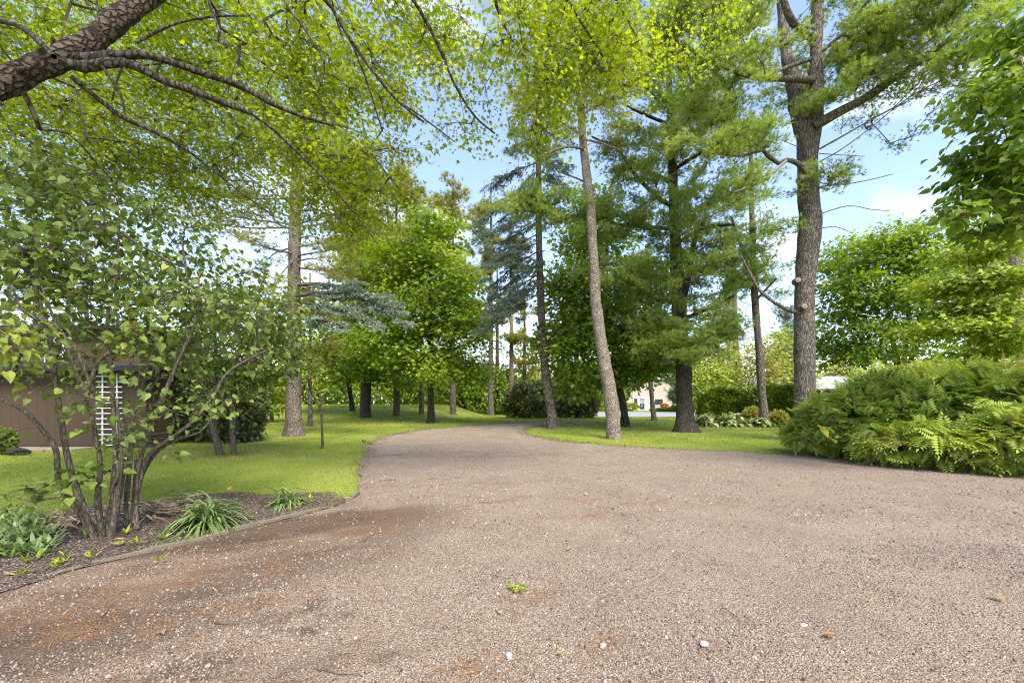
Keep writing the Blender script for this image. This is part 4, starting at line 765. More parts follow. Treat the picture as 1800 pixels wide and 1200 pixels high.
b = G(1590, 742); d = 23.0; b = np.array([W(1588, 700, d)[0], d, float(terr(W(1588, 700, d)[0], d))])
broad('round_maple', 'large round green maple standing behind the ferny shrub', b, [px_trunk([(1588, 745, 16), (1585, 690, 14), (1580, 650, 12), (1572, 610, 8), (1562, 560, 6), (1550, 500, 3)], d, b), pxl([(1585, 660, 9), (1592, 610, 8), (1596, 560, 6), (1600, 480, 3)], d, d+.5), pxl([(1584, 665, 8), (1605, 620, 7), (1612, 570, 5), (1640, 500, 3)], d, d-1), pxl([(1585, 670, 6), (1640, 640, 5), (1690, 590, 3)], d, d+1), pxl([(1580, 655, 6), (1530, 620, 5), (1490, 560, 3)], d, d-.5)],
      [(1590, 430, 80, 40, d, 3, 50), (1520, 450, 60, 45, d, 3, 46), (1490, 510, 50, 50, d, 2.5, 40), (1570, 510, 80, 50, d-.8, 3, 60), (1650, 470, 60, 50, d, 3, 44), (1480, 580, 45, 45, d, 2.5, 36), (1530, 600, 50, 40, d-1, 2.5, 26), (1650, 560, 60, 55, d, 3, 40), (1700, 520, 50, 60, d, 3, 30), (1620, 620, 60, 26, d-1, 2, 16), (1480, 630, 36, 22, d, 2, 14), (1690, 620, 40, 30, d, 2, 14)], 361, 'leaf_maple', per=56, rad=.45, size=.17, bk='bark_dark', tb=.36)
d = 14.5; b = np.array([W(1792, 700, d)[0], d, 0.])
broad('layered_maple', 'maple with layered yellow green boughs and a thick grey trunk above the ferny shrub', b, [px_trunk([(1792, 776, 46), (1790, 700, 40), (1788, 640, 37), (1786, 560, 34), (1784, 470, 30), (1786, 380, 26), (1788, 250, 20), (1790, 100, 12)], d, b), pxl([(1786, 480, 8), (1740, 470, 6), (1690, 480, 4)], d, d-1), pxl([(1788, 560, 8), (1740, 565, 6), (1680, 580, 4)], d, d-1.5)],
      [(1740, 440, 60, 14, d-1, 1.2, 22), (1700, 500, 60, 14, d-1, 1.2, 24), (1760, 490, 60, 16, d-1.3, 1.2, 20), (1720, 545, 60, 16, d-1, 1.2, 24), (1680, 575, 50, 12, d-1.2, 1, 18), (1770, 590, 50, 16, d-1.3, 1.2, 20), (1760, 540, 60, 16, d+.8, 1.5, 16), (1800, 450, 70, 80, d+1.5, 2, 40), (1730, 625, 40, 14, d-.4, 1, 8)], 381, 'leaf_bright', per=60, rad=.34, flat=.3, size=.12, bk='bark_light', tb=.35, amp=.04)
# linden at the right edge
d = 7.0; b = np.array([10.2, 8.2, 0.])
broad('linden_tree', 'big leafed linden boughs hanging in at the upper right edge', b, [(resample([[10.2, 8.2, -.1, .22], [10.1, 8.2, 2, .19], [10.2, 8.1, 4.5, .16], [10.1, 8.0, 8, .09], [10, 8, 10.5, .04]], .2)[:, :3], resample([[10.2, 8.2, -.1, .22], [10.1, 8.2, 2, .19], [10.2, 8.1, 4.5, .16], [10.1, 8.0, 8, .09], [10, 8, 10.5, .04]], .2)[:, 3])],
      [(1815, 100, 50, 60, d+.4, 1., 22), (1775, 165, 55, 22, d, .9, 18), (1790, 230, 60, 30, d, .9, 24), (1765, 285, 50, 16, d, .7, 14), (1805, 320, 65, 34, d+.3, .9, 26), (1745, 340, 45, 10, d, .5, 9), (1790, 390, 50, 16, d+.2, .7, 12), (1705, 165, 18, 10, d, .4, 3), (1700, 378, 22, 6, d, .3, 3), (1900, 250, 90, 160, d+.8, 1.2, 50), (1800, 30, 50, 40, d+.5, .8, 12), (1830, 330, 60, 90, d+.7, .9, 30)], 401, 'leaf_linden', tpl=HEART, per=24, rad=.18, flat=.5, size=.115, tb=.42, tipr=.005, sag=.05, hang=.55, tcl=.12, tw=6)

# --------------------------- silver maple over the camera
b = np.array([-8.6, 4.3, 0.]); t = newtree('silver_maple', 'big silver maple whose thick flaky limb and yellow green leaves hang over the upper left', 'tree', b)
TP = resample([[-8.6, 4.3, -.1, .46], [-8.5, 4.3, 1.5, .40], [-8.2, 4.3, 3.0, .36], [-8.4, 4.4, 5, .27], [-8.8, 4.6, 8, .18], [-8.9, 4.8, 11, .08]], .15)
trunk_obj(t, TP[:, :3], TP[:, 3], M['bark_plate'], 501, 30, .06, .5)
d = 4.5; lp, lr = pxl([(-560, 400, 66), (-300, 262, 60), (-60, 172, 54), (0, 150, 53), (60, 122, 50), (120, 96, 47), (160, 72, 46), (200, 42, 45), (240, 10, 40), (280, -12, 34), (340, -38, 28), (450, -80, 24), (650, -140, 20), (880, -150, 14), (1100, -120, 8), (1300, -90, 4)], 4.3, 6.2, .06); lr = lr*.76
def plates(seed):
    def f(X, a, RR):
        c = vnoise(X*[1, 1, 1.6], 22, seed); e = vnoise(X, 6, seed+1); g = vnoise(X, 60, seed+3)
        return RR*(.20*(np.floor(c*4)/4-.4)+.30*(e-.5)+.06*(g-.5))
    return f
mb = MB(); tube(mb, lp, lr, 44, disp=plates(7)); mb.v = [v-np.float32(b) for v in mb.v]; mb.build('thick_limb', M['bark_plate'], t, smooth=True)
lim = [(lp[::8], lr[::8]), (TP[::4, :3], TP[::4, 3])]
SM = [([(130, 100, 12), (165, 103, 17), (200, 98, 15), (260, 98, 13), (310, 113, 12), (350, 127, 11), (400, 143, 10), (440, 161, 9), (470, 178, 9), (520, 200, 7), (585, 221, 4)], 4.4, 5.2), ([(105, 108, 12), (145, 118, 18), (185, 112, 17), (215, 110, 15), (250, 122, 14), (290, 143, 13), (340, 160, 11), (400, 184, 9), (440, 199, 8)], 4.35, 4.9),
      ([(440, 199, 5), (480, 228, 5), (520, 265, 4.5), (575, 320, 4), (620, 370, 3.5), (665, 430, 2)], 4.9, 5.8), ([(125, 135, 9), (165, 168, 8), (215, 206, 8), (270, 232, 6), (330, 265, 5), (400, 320, 4), (480, 380, 2.5)], 4.4, 5.4), ([(95, 100, 9), (60, 65, 9), (30, 45, 8), (-10, 35, 7), (-60, 20, 6)], 4.6, 5.2),
      ([(40, 160, 8), (55, 190, 7), (70, 228, 6)], 4.35, 4.5), ([(180, 118, 5), (195, 140, 4.5), (212, 165, 4), (220, 202, 3)], 4.3, 4.2), ([(176, 48, 4), (172, 20, 4), (168, -10, 3)], 4.7, 4.8), ([(240, 75, 5), (300, 45, 4), (370, 30, 3.5), (440, 28, 2)], 4.7, 5), ([(360, -20, 4), (380, 40, 4), (398, 84, 3)], 4.8, 4.7),
      ([(70, 228, 4), (120, 235, 3), (160, 275, 3), (200, 320, 2)], 4.5, 5), ([(-20, 130, 14), (20, 125, 10), (60, 118, 6)], 4.8, 4.6), ([(640, -140, 9), (700, -40, 8), (745, 30, 7), (775, 90, 6), (800, 150, 5), (835, 205, 4), (870, 235, 2.5)], 5.4, 6.2), ([(520, -100, 7), (570, -10, 6), (610, 60, 5.5), (655, 125, 5), (700, 178, 4), (745, 215, 3)], 5, 5.8),
      ([(850, -150, 8), (860, -40, 7), (880, 30, 5), (905, 80, 3)], 5.8, 6.4), ([(900, -150, 8), (960, -60, 6), (1010, 20, 5), (1060, 100, 3)], 5.9, 6.6), ([(1000, -140, 6), (1060, -40, 5), (1100, 30, 3)], 6, 6.5), ([(490, -90, 5), (500, 0, 4), (535, 50, 4), (570, 110, 3), (560, 160, 2)], 5, 5.2), ([(700, 178, 3), (740, 205, 2.5), (800, 250, 2)], 5.8, 6), ([(480, -90, 6), (560, -10, 5), (600, 40, 4), (640, 130, 3.5), (672, 230, 2.5)], 5, 6)]
for i, (pp, d0, d1) in enumerate(SM):
    q, w_ = pxl(pp, d0, d1, .08); limb_obj(t, q, w_, M['bark_dark'], 510+i, 8, amp=.12); lim.append((q[::2], w_[::2]))
BL = [(80, 90, 160, 110, 7.5, 1.6, 70), (250, 110, 150, 110, 7.5, 1.6, 80), (120, 250, 160, 70, 7, 1.6, 76), (300, 240, 140, 70, 7.5, 1.6, 56), (420, 120, 120, 120, 7.5, 1.6, 60), (500, 260, 120, 50, 7.5, 1.4, 36), (580, 330, 80, 60, 7.5, 1.3, 36), (560, 200, 80, 90, 7.5, 1.6, 34), (610, 385, 34, 30, 7.4, .8, 8), (560, 60, 100, 80, 7, 1.6, 46), (400, 20, 160, 50, 7, 1.6, 46), (160, 20, 200, 50, 7.5, 1.6, 50),
      (650, 90, 50, 90, 6.5, 1.4, 15), (690, 190, 46, 60, 6.5, 1.2, 7), (760, 40, 70, 60, 6.5, 1.4, 12), (830, 90, 60, 80, 6.5, 1.2, 9), (890, 70, 60, 60, 6.5, 1.2, 11), (790, 190, 50, 40, 6.3, 1, 4), (640, 260, 50, 60, 6.6, 1.2, 11), (960, 60, 80, 55, 6.8, 1.2, 24), (1040, 80, 80, 60, 6.8, 1.3, 28), (1080, 120, 50, 40, 6.9, 1., 13), (960, 150, 50, 50, 6.8, 1., 14), (1110, 30, 80, 45, 7, 1.2, 18), (980, 10, 120, 30, 6.8, 1.2, 15), (940, 230, 24, 46, 6.8, .6, 7),
      (-60, 300, 1, 1, 6, 1, 1), (60, 320, 90, 40, 6.5, 1, 16), (250, 330, 110, 40, 8, 1.4, 22), (400, 330, 80, 30, 8, 1.2, 12), (700, 20, 90, 40, 6.5, 1.4, 22), (-120, 120, 140, 160, 6.5, 1.6, 50), (1240, 40, 60, 40, 7.5, 1, 9), (660, 320, 24, 50, 6.8, .8, 5)]
A = blobs(BL, 530, 3.); r = rng(529); A = np.vstack([A, np.array([-3.6, .6, 8.6])+unit(r.normal(size=(80, 3)))*r.uniform(.3, 1, (80, 1))*[3.2, 2.2, 1.4], np.array([-6.5, 2.5, 9.0])+unit(r.normal(size=(60, 3)))*r.uniform(.3, 1, (60, 1))*[2.5, 2.2, 1.6]]); paths, dirs = grow(lim, A, 531, .0042, .1, .08, .42, rmax=.022); mb = MB(); branches(mb, paths, 1, ns=4)  # extra clumps overhead, out of view, added to shade the limb and lilac
leaf_cluster(mb, STAR, A, dirs, 84, .19, .5, .058, 532, hang=.45, tw=12, twr=.0026, along=(.5, 0, -.35), tbase=.44, tclump=.16, tj=.14, spread=1.1, up=1.0)
finish(t, mb, [M['leaf_silver'], M['bark_twig']])
# ------------------------------------------------------------------ lilac beside the bed
b = np.array([*G(205, 925)[:2], 0.0]); t = newtree('lilac_bush', 'many stemmed lilac with heart shaped leaves growing from the soil bed', 'shrub', b); lim = []
ST = [([(168, 945, 17), (152, 905, 15), (138, 870, 13), (118, 800, 11), (100, 690, 11), (93, 640, 10), (88, 590, 8), (60, 500, 6), (30, 420, 4)], 4.7, 4.5), ([(165, 940, 12), (140, 900, 11), (105, 850, 11), (98, 790, 10), (70, 750, 9), (40, 720, 8), (0, 700, 7), (-60, 660, 5)], 4.7, 4.3),
      ([(180, 935, 13), (172, 880, 12), (176, 820, 11), (168, 760, 10), (150, 690, 9), (128, 640, 8), (112, 590, 7), (95, 570, 6), (40, 545, 5), (-20, 520, 4)], 4.75, 4.2), ([(188, 935, 12), (198, 860, 11), (203, 800, 9), (200, 740, 8), (196, 660, 8), (190, 560, 7), (205, 470, 5), (210, 380, 4)], 4.8, 4.9),
      ([(195, 940, 14), (205, 880, 12), (212, 810, 10), (210, 760, 8), (205, 700, 6)], 4.7, 4.7), ([(200, 930, 10), (212, 860, 9), (224, 790, 8), (232, 740, 6), (245, 700, 4), (260, 640, 3)], 4.85, 5.1), ([(222, 915, 9), (222, 860, 8), (228, 800, 7), (214, 740, 6)], 5, 5.2), ([(232, 915, 8), (236, 860, 7), (240, 800, 6)], 5, 5),
      ([(240, 920, 11), (240, 860, 10), (245, 810, 11), (262, 760, 10), (285, 705, 10), (300, 665, 9), (320, 620, 6), (345, 560, 5), (350, 480, 4)], 4.95, 5.2), ([(235, 910, 9), (245, 850, 9), (262, 800, 9), (300, 770, 8), (340, 740, 8), (372, 700, 7), (400, 655, 6), (440, 630, 5), (480, 610, 4)], 4.95, 5.4),
      ([(228, 900, 6), (250, 835, 6), (280, 790, 7), (320, 768, 7), (350, 760, 5), (385, 720, 5), (400, 700, 3)], 5, 5.4), ([(150, 700, 8), (170, 640, 8), (192, 620, 7)], 4.5, 4.5), ([(168, 910, 6), (145, 880, 6), (120, 868, 6), (98, 872, 5), (60, 880, 4), (30, 875, 3)], 4.6, 4.2), ([(100, 700, 9), (96, 640, 8), (103, 610, 7), (98, 570, 6), (70, 490, 4), (60, 400, 3)], 4.6, 4.4),
      ([(185, 900, 6), (196, 860, 5), (208, 830, 5), (200, 790, 4)], 4.7, 4.6), ([(300, 665, 6), (330, 590, 5), (335, 540, 5), (322, 440, 4), (318, 410, 2.5)], 5.2, 5.6), ([(165, 690, 8), (130, 610, 8), (90, 575, 8), (40, 545, 6), (20, 500, 4)], 4.6, 4.2), ([(225, 880, 5), (232, 800, 4), (236, 740, 3)], 4.95, 5)]
for i, (pp, d0, d1) in enumerate(ST):
    q, w_ = pxl(pp, d0, d1, .06); w_ = w_*.8
    if pp[0][1] > 885: q[:, 2] -= .05*np.exp(-np.arange(len(q))/3)
    limb_obj(t, q, w_, M['bark_stem'], 610+i, 9, 'stem', .12); lim.append((q[::2], w_[::2]))
BL = [(60, 380, 110, 70, 5, .7, 26), (150, 360, 90, 55, 5.4, .7, 18), (220, 350, 60, 40, 5.6, .6, 8), (60, 480, 100, 60, 4.6, .7, 25), (180, 460, 110, 70, 5.2, .8, 34), (260, 520, 110, 60, 5.3, .8, 26), (110, 560, 100, 50, 4.8, .7, 20), (290, 450, 70, 36, 5.6, .6, 10), (400, 480, 70, 30, 5.8, .5, 11), (370, 550, 90, 44, 5.6, .7, 19), (450, 560, 60, 44, 5.8, .6, 11), (340, 620, 90, 22, 5.4, .6, 9),
      (430, 630, 60, 20, 5.7, .5, 8), (500, 560, 36, 40, 5.9, .4, 7), (240, 595, 90, 30, 5., .6, 14), (110, 630, 60, 20, 4.7, .5, 6), (25, 590, 30, 44, 3.9, .3, 9), (280, 660, 40, 10, 5, .3, 2), (60, 660, 40, 16, 4.6, .4, 3), (350, 415, 26, 16, 5.8, .3, 3), (335, 405, 12, 6, 5.6, .2, 2), (20, 430, 60, 60, 4.6, .6, 16), (140, 700, 30, 20, 4.4, .3, 3), (250, 720, 24, 12, 4.9, .3, 2), (395, 700, 24, 14, 5.3, .3, 4), (320, 720, 26, 14, 5.1, .3, 3), (230, 770, 16, 8, 4.7, .2, 2), (60, 300, 70, 30, 5, .6, 10)]
A = blobs(BL, 630, 2.6); paths, dirs = grow(lim, A, 631, .0028, .4, .12, .45, sag=.03, rmax=.014); mb = MB(); branches(mb, paths, 1, ns=4)
yb = W(5, 590, 3.9)
leaf_cluster(mb, HEART, A, dirs, 19, .16, .7, .062, 632, hang=.55, tw=9, twr=.002, tbase=.24, tclump=.07, tj=.1, spread=1.35, up=.6, svar=.32, tmap=lambda P: .55*np.exp(-(np.linalg.norm(P-yb, axis=1)/.35)**2)+.25*(vnoise(P, 2.5, 5) > .72))
LOW = np.array([W(x, y, q) for x, y, q in ((10, 870, 4.2), (30, 862, 4.2), (60, 855, 4.25), (80, 848, 4.3), (40, 885, 4.2), (95, 862, 4.4), (70, 872, 4.3), (115, 828, 4.5), (150, 838, 4.5), (130, 870, 4.5), (160, 832, 4.55), (175, 845, 4.6), (195, 830, 4.7), (210, 820, 4.7), (190, 768, 4.6), (145, 755, 4.5), (220, 775, 4.8), (20, 760, 4.3), (0, 780, 4.3), (150, 750, 4.4), (300, 800, 5), (250, 740, 4.8))])
p2_, d2_ = grow(lim, LOW, 633, .0025, .2, .1, .45, rmax=.008); branches(mb, p2_, 1, ns=4)
leaf_cluster(mb, HEART, LOW, d2_, 5, .06, .5, .085, 634, hang=.3, tw=4, twr=.0018, tbase=.22, tclump=.05, tj=.08, spread=1., up=1.2)
finish(t, mb, [M['leaf_lilac'], M['bark_twig']])

# small twin-stemmed tree on the left lawn, sapling
b = G(398, 799); d = b[1]
broad('twin_stem_tree', 'small tree with two crooked thin trunks on the lawn behind the daylily clumps', b, [px_trunk([(392, 800, 12), (382, 778, 11), (374, 740, 12), (378, 710, 10), (380, 660, 8), (378, 600, 5), (370, 540, 3)], d, b-[.12, 0, 0]), px_trunk([(411, 798, 9), (409, 760, 9), (409, 715, 9), (412, 680, 7), (420, 620, 6), (440, 560, 4)], d, b+[.16, 0.05, 0])],
      [(400, 640, 70, 40, d, 1.2, 36), (450, 600, 60, 50, d, 1.2, 36), (500, 590, 40, 50, d, 1, 24), (380, 560, 70, 50, d, 1.2, 30), (450, 520, 60, 30, d, 1, 16), (350, 620, 50, 40, d, 1, 16), (430, 670, 40, 20, d, .8, 10), (510, 640, 26, 30, d, .8, 10), (480, 650, 30, 24, d, .8, 8)], 651, 'leaf_lilac', tpl=HEART, per=26, rad=.2, flat=.6, size=.09, tipr=.004, bk='bark_stem', hang=.5, tb=.34, tcl=.08)
b = G(567, 788); d = b[1]; t = newtree('sapling', 'thin bare forked sapling standing alone on the lawn by the drive', 'tree', b); lim = []
for i, pp in enumerate([[(567, 789, 5), (566, 750, 4), (565, 725, 4), (563, 700, 3), (562, 690, 2.5)], [(565, 722, 3.5), (556, 705, 3), (548, 692, 3), (544, 675, 2.5), (545, 655, 2)], [(563, 700, 3), (568, 695, 2.6), (574, 688, 2.4)], [(563, 700, 2.6), (560, 692, 2.2), (557, 684, 2)]]):
    q, w_ = pxl(pp, d, d, .08); (trunk_obj(t, q, w_, M['bark_stem'], 670, 8, .08, .3, fh=.06) if i == 0 else limb_obj(t, q, w_, M['bark_stem'], 670+i, 6, 'stem')); lim.append((q, w_))
A = blobs([(560, 655, 20, 16, d, .3, 8), (550, 640, 10, 10, d, .2, 3)], 675); paths, dirs = grow(lim, A, 676, .003, .3, .1); mb = MB(); branches(mb, paths, 1); leaf_cluster(mb, HEART, A, dirs, 4, .1, .6, .08, 677, tbase=.75, tw=3)
finish(t, mb, [M['leaf_lilac'], M['bark_twig']])
b = G(478, 742); d = b[1]
broad('bright_sapling', 'little bright yellow green tree at the far end of the left lawn', b, [px_trunk([(478, 742, 7), (477, 720, 5), (478, 700, 4), (480, 670, 2)], d, b)], [(475, 700, 34, 30, d, 1, 30), (490, 670, 30, 20, d, 1, 18), (465, 725, 14, 12, d, .6, 5)], 681, 'leaf_bright', per=40, rad=.3, size=.13, tb=.6)

# ------------------------------------------------------------------ ferny shrub at the right
def shrub_surface(blob, seed, n, up=.25):
    """points and outward directions on ellipsoids (x, y, z, rx, ry, rz)"""
    r = rng(seed); B = np.array(blob, float); ar = (B[:, 3]*B[:, 5]); k = r.choice(len(B), n, p=ar/ar.sum()); v = unit(r.normal(size=(n, 3))); v[:, 2] = np.where(r.uniform(0, 1, n) < .45, np.abs(v[:, 2]), v[:, 2])
    q = r.uniform(.72, 1.04, n)[:, None]; P = B[k, :3]+unit(v)*B[k, 3:]*q; ins = np.zeros(n, bool)
    for j in range(len(B)):
        e = ((P-B[j, :3])/B[j, 3:]); ins |= ((e**2).sum(1) < .45) & (k != j)
    return P[~ins], unit(unit(v)/B[k, 3:]*B[k, 3:].mean(1, keepdims=True))[~ins], k[~ins]
SB = []
r = rng(700)
for (px, py, top, d) in [(1432, 790, 735, 11.2), (1465, 795, 700, 11.3), (1500, 806, 690, 10.6), (1545, 812, 672, 10.8), (1590, 815, 668, 10.4), (1630, 820, 672, 10.0), (1680, 822, 664, 10.0), (1730, 828, 660, 9.6), (1780, 830, 655, 9.3), (1830, 836, 660, 9.0), (1900, 845, 650, 8.8),
                         (1520, 790, 655, 12.2), (1580, 790, 648, 12.4), (1640, 790, 652, 12.2), (1700, 790, 645, 12), (1770, 790, 640, 11.8), (1850, 790, 640, 11.5), (1560, 825, 735, 9.6), (1640, 832, 740, 9.15), (1720, 838, 735, 8.75), (1790, 842, 720, 8.4)]:
    x = (px-900)/800*d; h = (CAMH+(692-top)/800*d)*r.uniform(.9, 1.12); SB.append((x, d, h*.5, r.uniform(.65, .9), r.uniform(.6, .85), h*.5))
b = np.array([9.2, 10.6, 0.]); t = newtree('ferny_shrub', 'wide dense shrub of feathery light green leaflets along the right edge of the drive', 'shrub', b)
mb = MB(); P, Nn_, k = shrub_surface(SB, 701, 12500, .5); P[:, 2] = np.maximum(P[:, 2], .1+r.uniform(0, .12, len(P)))
n = len(P); D = unit(Nn_*[1, 1, .3]+[0, 0, .9]*(P[:, 2:3] > 1.45)*r.uniform(0, 1, (n, 1))+r.normal(0, .4, (n, 3))+[0, 0, .05]-[[0, 0, .3]]*(P[:, 2:3] < .7)); NN = unit(r.normal(0, .3, (n, 3))+[0, -.15, 1])
P = P-D*.18+Nn_*np.abs(r.normal(0, .13, (n, 1)))*(P[:, 2:3] > 1.0)
T = np.clip(.42+.5*(vnoise(P, 1.3, 9)-.5)+r.normal(0, .12, n)+.4*(r.uniform(0, 1, n) < .012)+.25*(vnoise(P, 3, 4) > .8), 0, 1)
scatter(mb, FROND, P, D, NN, .32*np.clip(r.normal(1, .2, n), .55, 1.5), 0, T)
st = []; cen = np.array(SB)
for j in range(len(SB)):
    for q in range(9):
        x0 = cen[j, :2]+r.normal(0, .22, 2); e = cen[j, :3]+unit(r.normal(size=3)*[1, 1, .1]+[0, 0, 1])*cen[j, 3:]*.95; st.append([[x0[0], x0[1], -.03], [(x0[0]*.6+e[0]*.4), (x0[1]*.6+e[1]*.4), e[2]*.5], e])
tubes(mb, np.array(st), np.tile([.009, .006, .003], (len(st), 1)), 5, 1)
finish(t, mb, [M['leaf_sorbaria'], M['bark_twig']], 'foliage')
b = G(1452, 800); t = newtree('broad_leafed_weed', 'tall broad leafed weed poking out of the front left end of the ferny shrub', 'plant', b); mb = MB()
A = np.array([W(x, y, 10.2) for x, y in ((1455, 740), (1448, 725), (1465, 750), (1470, 735), (1450, 765), (1462, 772), (1475, 760), (1440, 750))]); p_, d_ = grow([(np.array([b, b+[0, 0, .3], b+[.02, 0, .6]]), np.array([.008, .007, .006]))], A, 710, .003, .3); branches(mb, p_, 1)
tube(mb, np.array([b-[0, 0, .03], b+[0, 0, .3], b+[.02, 0, .6]]), [.009, .007, .006], 6, 1); leaf_cluster(mb, HEART, A, d_, 5, .08, .6, .14, 711, tbase=.5, tw=3); finish(t, mb, [M['leaf_lilac'], M['bark_twig']], 'leaves')

# ------------------------------------------------------------------ dense evergreen bushes: yew, hedges, junipers
def dense(name, label, cat, base, blob, n, seed, m, size=.1, tpl=None, tb=.45, up=.3, inner=True, lift=.3, part='foliage', group=None, sten=6):
    t = newtree(name, label, cat, base, group); mb = MB(); r = rng(seed); P, Nn_, k = shrub_surface(blob, seed, n, up); gz = terr(P[:, 0], P[:, 1]); P[:, 2] = np.maximum(P[:, 2], gz+r.uniform(.0, .15, len(P)))
    n = len(P); T = np.clip(tb+.3*(vnoise(P, 2.2, seed)-.5)+r.normal(0, .14, n), 0, 1)
    if tpl is None: scatter(mb, FARLEAF, P-Nn_*size*.2+r.normal(0, size*.3, P.shape), unit(Nn_+r.normal(0, .6, (n, 3))+[0, 0, lift]), unit(r.normal(size=(n, 3))), size*.85*np.clip(r.normal(1, .3, n), .4, 1.8), 0, np.clip(T+.15, 0, 1))
    scatter(mb, tpl or TUFT, P-Nn_*size*.5, unit(Nn_+r.normal(0, .45, (n, 3))+[0, 0, lift]), unit(r.normal(size=(n, 3))), size*np.clip(r.normal(1, .25, n), .5, 1.6), 0, T)
    st = []
    for B in blob:
        for q in range(sten):
            x0 = np.array(B[:2])+r.normal(0, .15, 2); z0 = float(terr(x0[0], x0[1])); e = np.array(B[:3])+unit(r.normal(size=3)*[1, 1, .2]+[0, 0, .6])*np.array(B[3:])*.85; st.append([[x0[0], x0[1], z0-.05], [(x0[0]+e[0])/2, (x0[1]+e[1])/2, z0*.4+e[2]*.6], e])
    tubes(mb, np.array(st), np.tile([.02, .014, .005], (len(st), 1)), 5, 1); finish(t, mb, [M[m], M['bark_twig']], part); return t
def eb(px, top, bot, d, rx, ry):
    x = (px-900)/800*d; z1 = CAMH+(692-top)/800*d; z0 = float(terr(x, d)) if bot is None else CAMH+(692-bot)/800*d; return (x, d, (z0+z1)/2, rx, ry, (z1-z0)/2)
dense('yew_bush', 'large rounded dark evergreen bush at the end of the brown shed', 'shrub', [-9.6, 14.4, 0], [eb(405, 640, 792, 14.4, 1.05, 1.1), eb(360, 626, 792, 14.8, 1.3, 1.3), eb(320, 645, 790, 14.6, 1.2, 1.2), eb(425, 675, 785, 14.2, .65, .9), eb(290, 660, 790, 14.6, 1, 1.2)], 26000, 720, 'needle_yew', .12, lift=.2, tb=.6)
def hedge(label, x0, x1, y0, y1, h, n, seed, nm='hedge', m='needle_cedar'):
    t = newtree(nm, label, 'hedge', [(x0+x1)/2, y0, float(terr((x0+x1)/2, y0))]); mb = MB(); r = rng(seed); face = r.choice(3, n, p=[.5, .3, .2]); u = r.uniform(0, 1, n); v = r.uniform(0, 1, n)
    x = np.where(face == 2, np.where(u < .5, x0, x1), x0+(x1-x0)*u); y = np.where(face == 0, y0, y0+(y1-y0)*np.where(face == 2, r.uniform(0, 1, n), v)); hz_ = np.where(face == 1, 1, v)
    P = np.column_stack([x, y, np.zeros(n)]); Nn_ = np.column_stack([np.where(face == 2, np.where(u < .5, -1, 1), 0), np.where(face == 0, -1, 0), np.where(face == 1, 1, 0)]).astype(float)
    ex = np.clip((x-x0)/.5, 0, 1)*np.clip((x1-x)/.5, 0, 1); rnd = np.sqrt(np.clip(ex, 0, 1)); P[:, 2] = terr(x, y)+hz_*h*(.86+.14*rnd)+(.12*(n2(x, y, 1.6, seed)-.5)); P += Nn_*((vnoise(P, 2.2, seed)-.5)*.3)[:, None]
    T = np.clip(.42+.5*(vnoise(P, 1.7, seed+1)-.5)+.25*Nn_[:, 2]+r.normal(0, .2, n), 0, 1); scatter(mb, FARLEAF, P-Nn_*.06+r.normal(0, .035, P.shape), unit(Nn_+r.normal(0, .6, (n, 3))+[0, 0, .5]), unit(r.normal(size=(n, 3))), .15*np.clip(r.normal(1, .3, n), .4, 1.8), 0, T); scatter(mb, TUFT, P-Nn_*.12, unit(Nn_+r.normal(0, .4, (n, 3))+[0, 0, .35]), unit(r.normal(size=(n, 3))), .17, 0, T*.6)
    st = []
    for q in range(int((x1-x0)*3)): xx = r.uniform(x0+.3, x1-.3); yy = (y0+y1)/2+r.normal(0, .1); z = float(terr(xx, yy)); st.append([[xx, yy, z-.05], [xx+.05, yy, z+h*.5], [xx+r.normal(0, .1), yy, z+h*.9]])
    tubes(mb, np.array(st), np.tile([.04, .03, .015], (len(st), 1)), 5, 1); finish(t, mb, [M[m], M['bark_twig']], 'foliage')
hedge('clipped green hedge behind the hosta bed and the slim pine trunks', 12.8, 16.9, 30, 31.3, 1.95, 11000, 731)
hedge('darker clipped hedge block nearer the thick pine trunk', 13.6, 16.6, 25.2, 26.8, 1.85, 11000, 732)
dense('juniper_thicket', 'dark spreading juniper thicket beyond the far end of the gravel drive', 'shrub', [1.5, 30, -.1], [eb(920, 672, None, 30, 1, 1), eb(955, 668, None, 30.5, 1.2, 1), eb(990, 690, None, 30, 1, 1), eb(1015, 675, None, 30.5, 1.1, 1), eb(1035, 690, None, 29.5, .7, .8), eb(940, 695, None, 29, .9, .8), eb(1000, 660, None, 32, 1.2, 1), eb(900, 690, None, 30, .6, .8)], 12000, 741, 'needle_yew', .2, tb=.65, lift=.35)

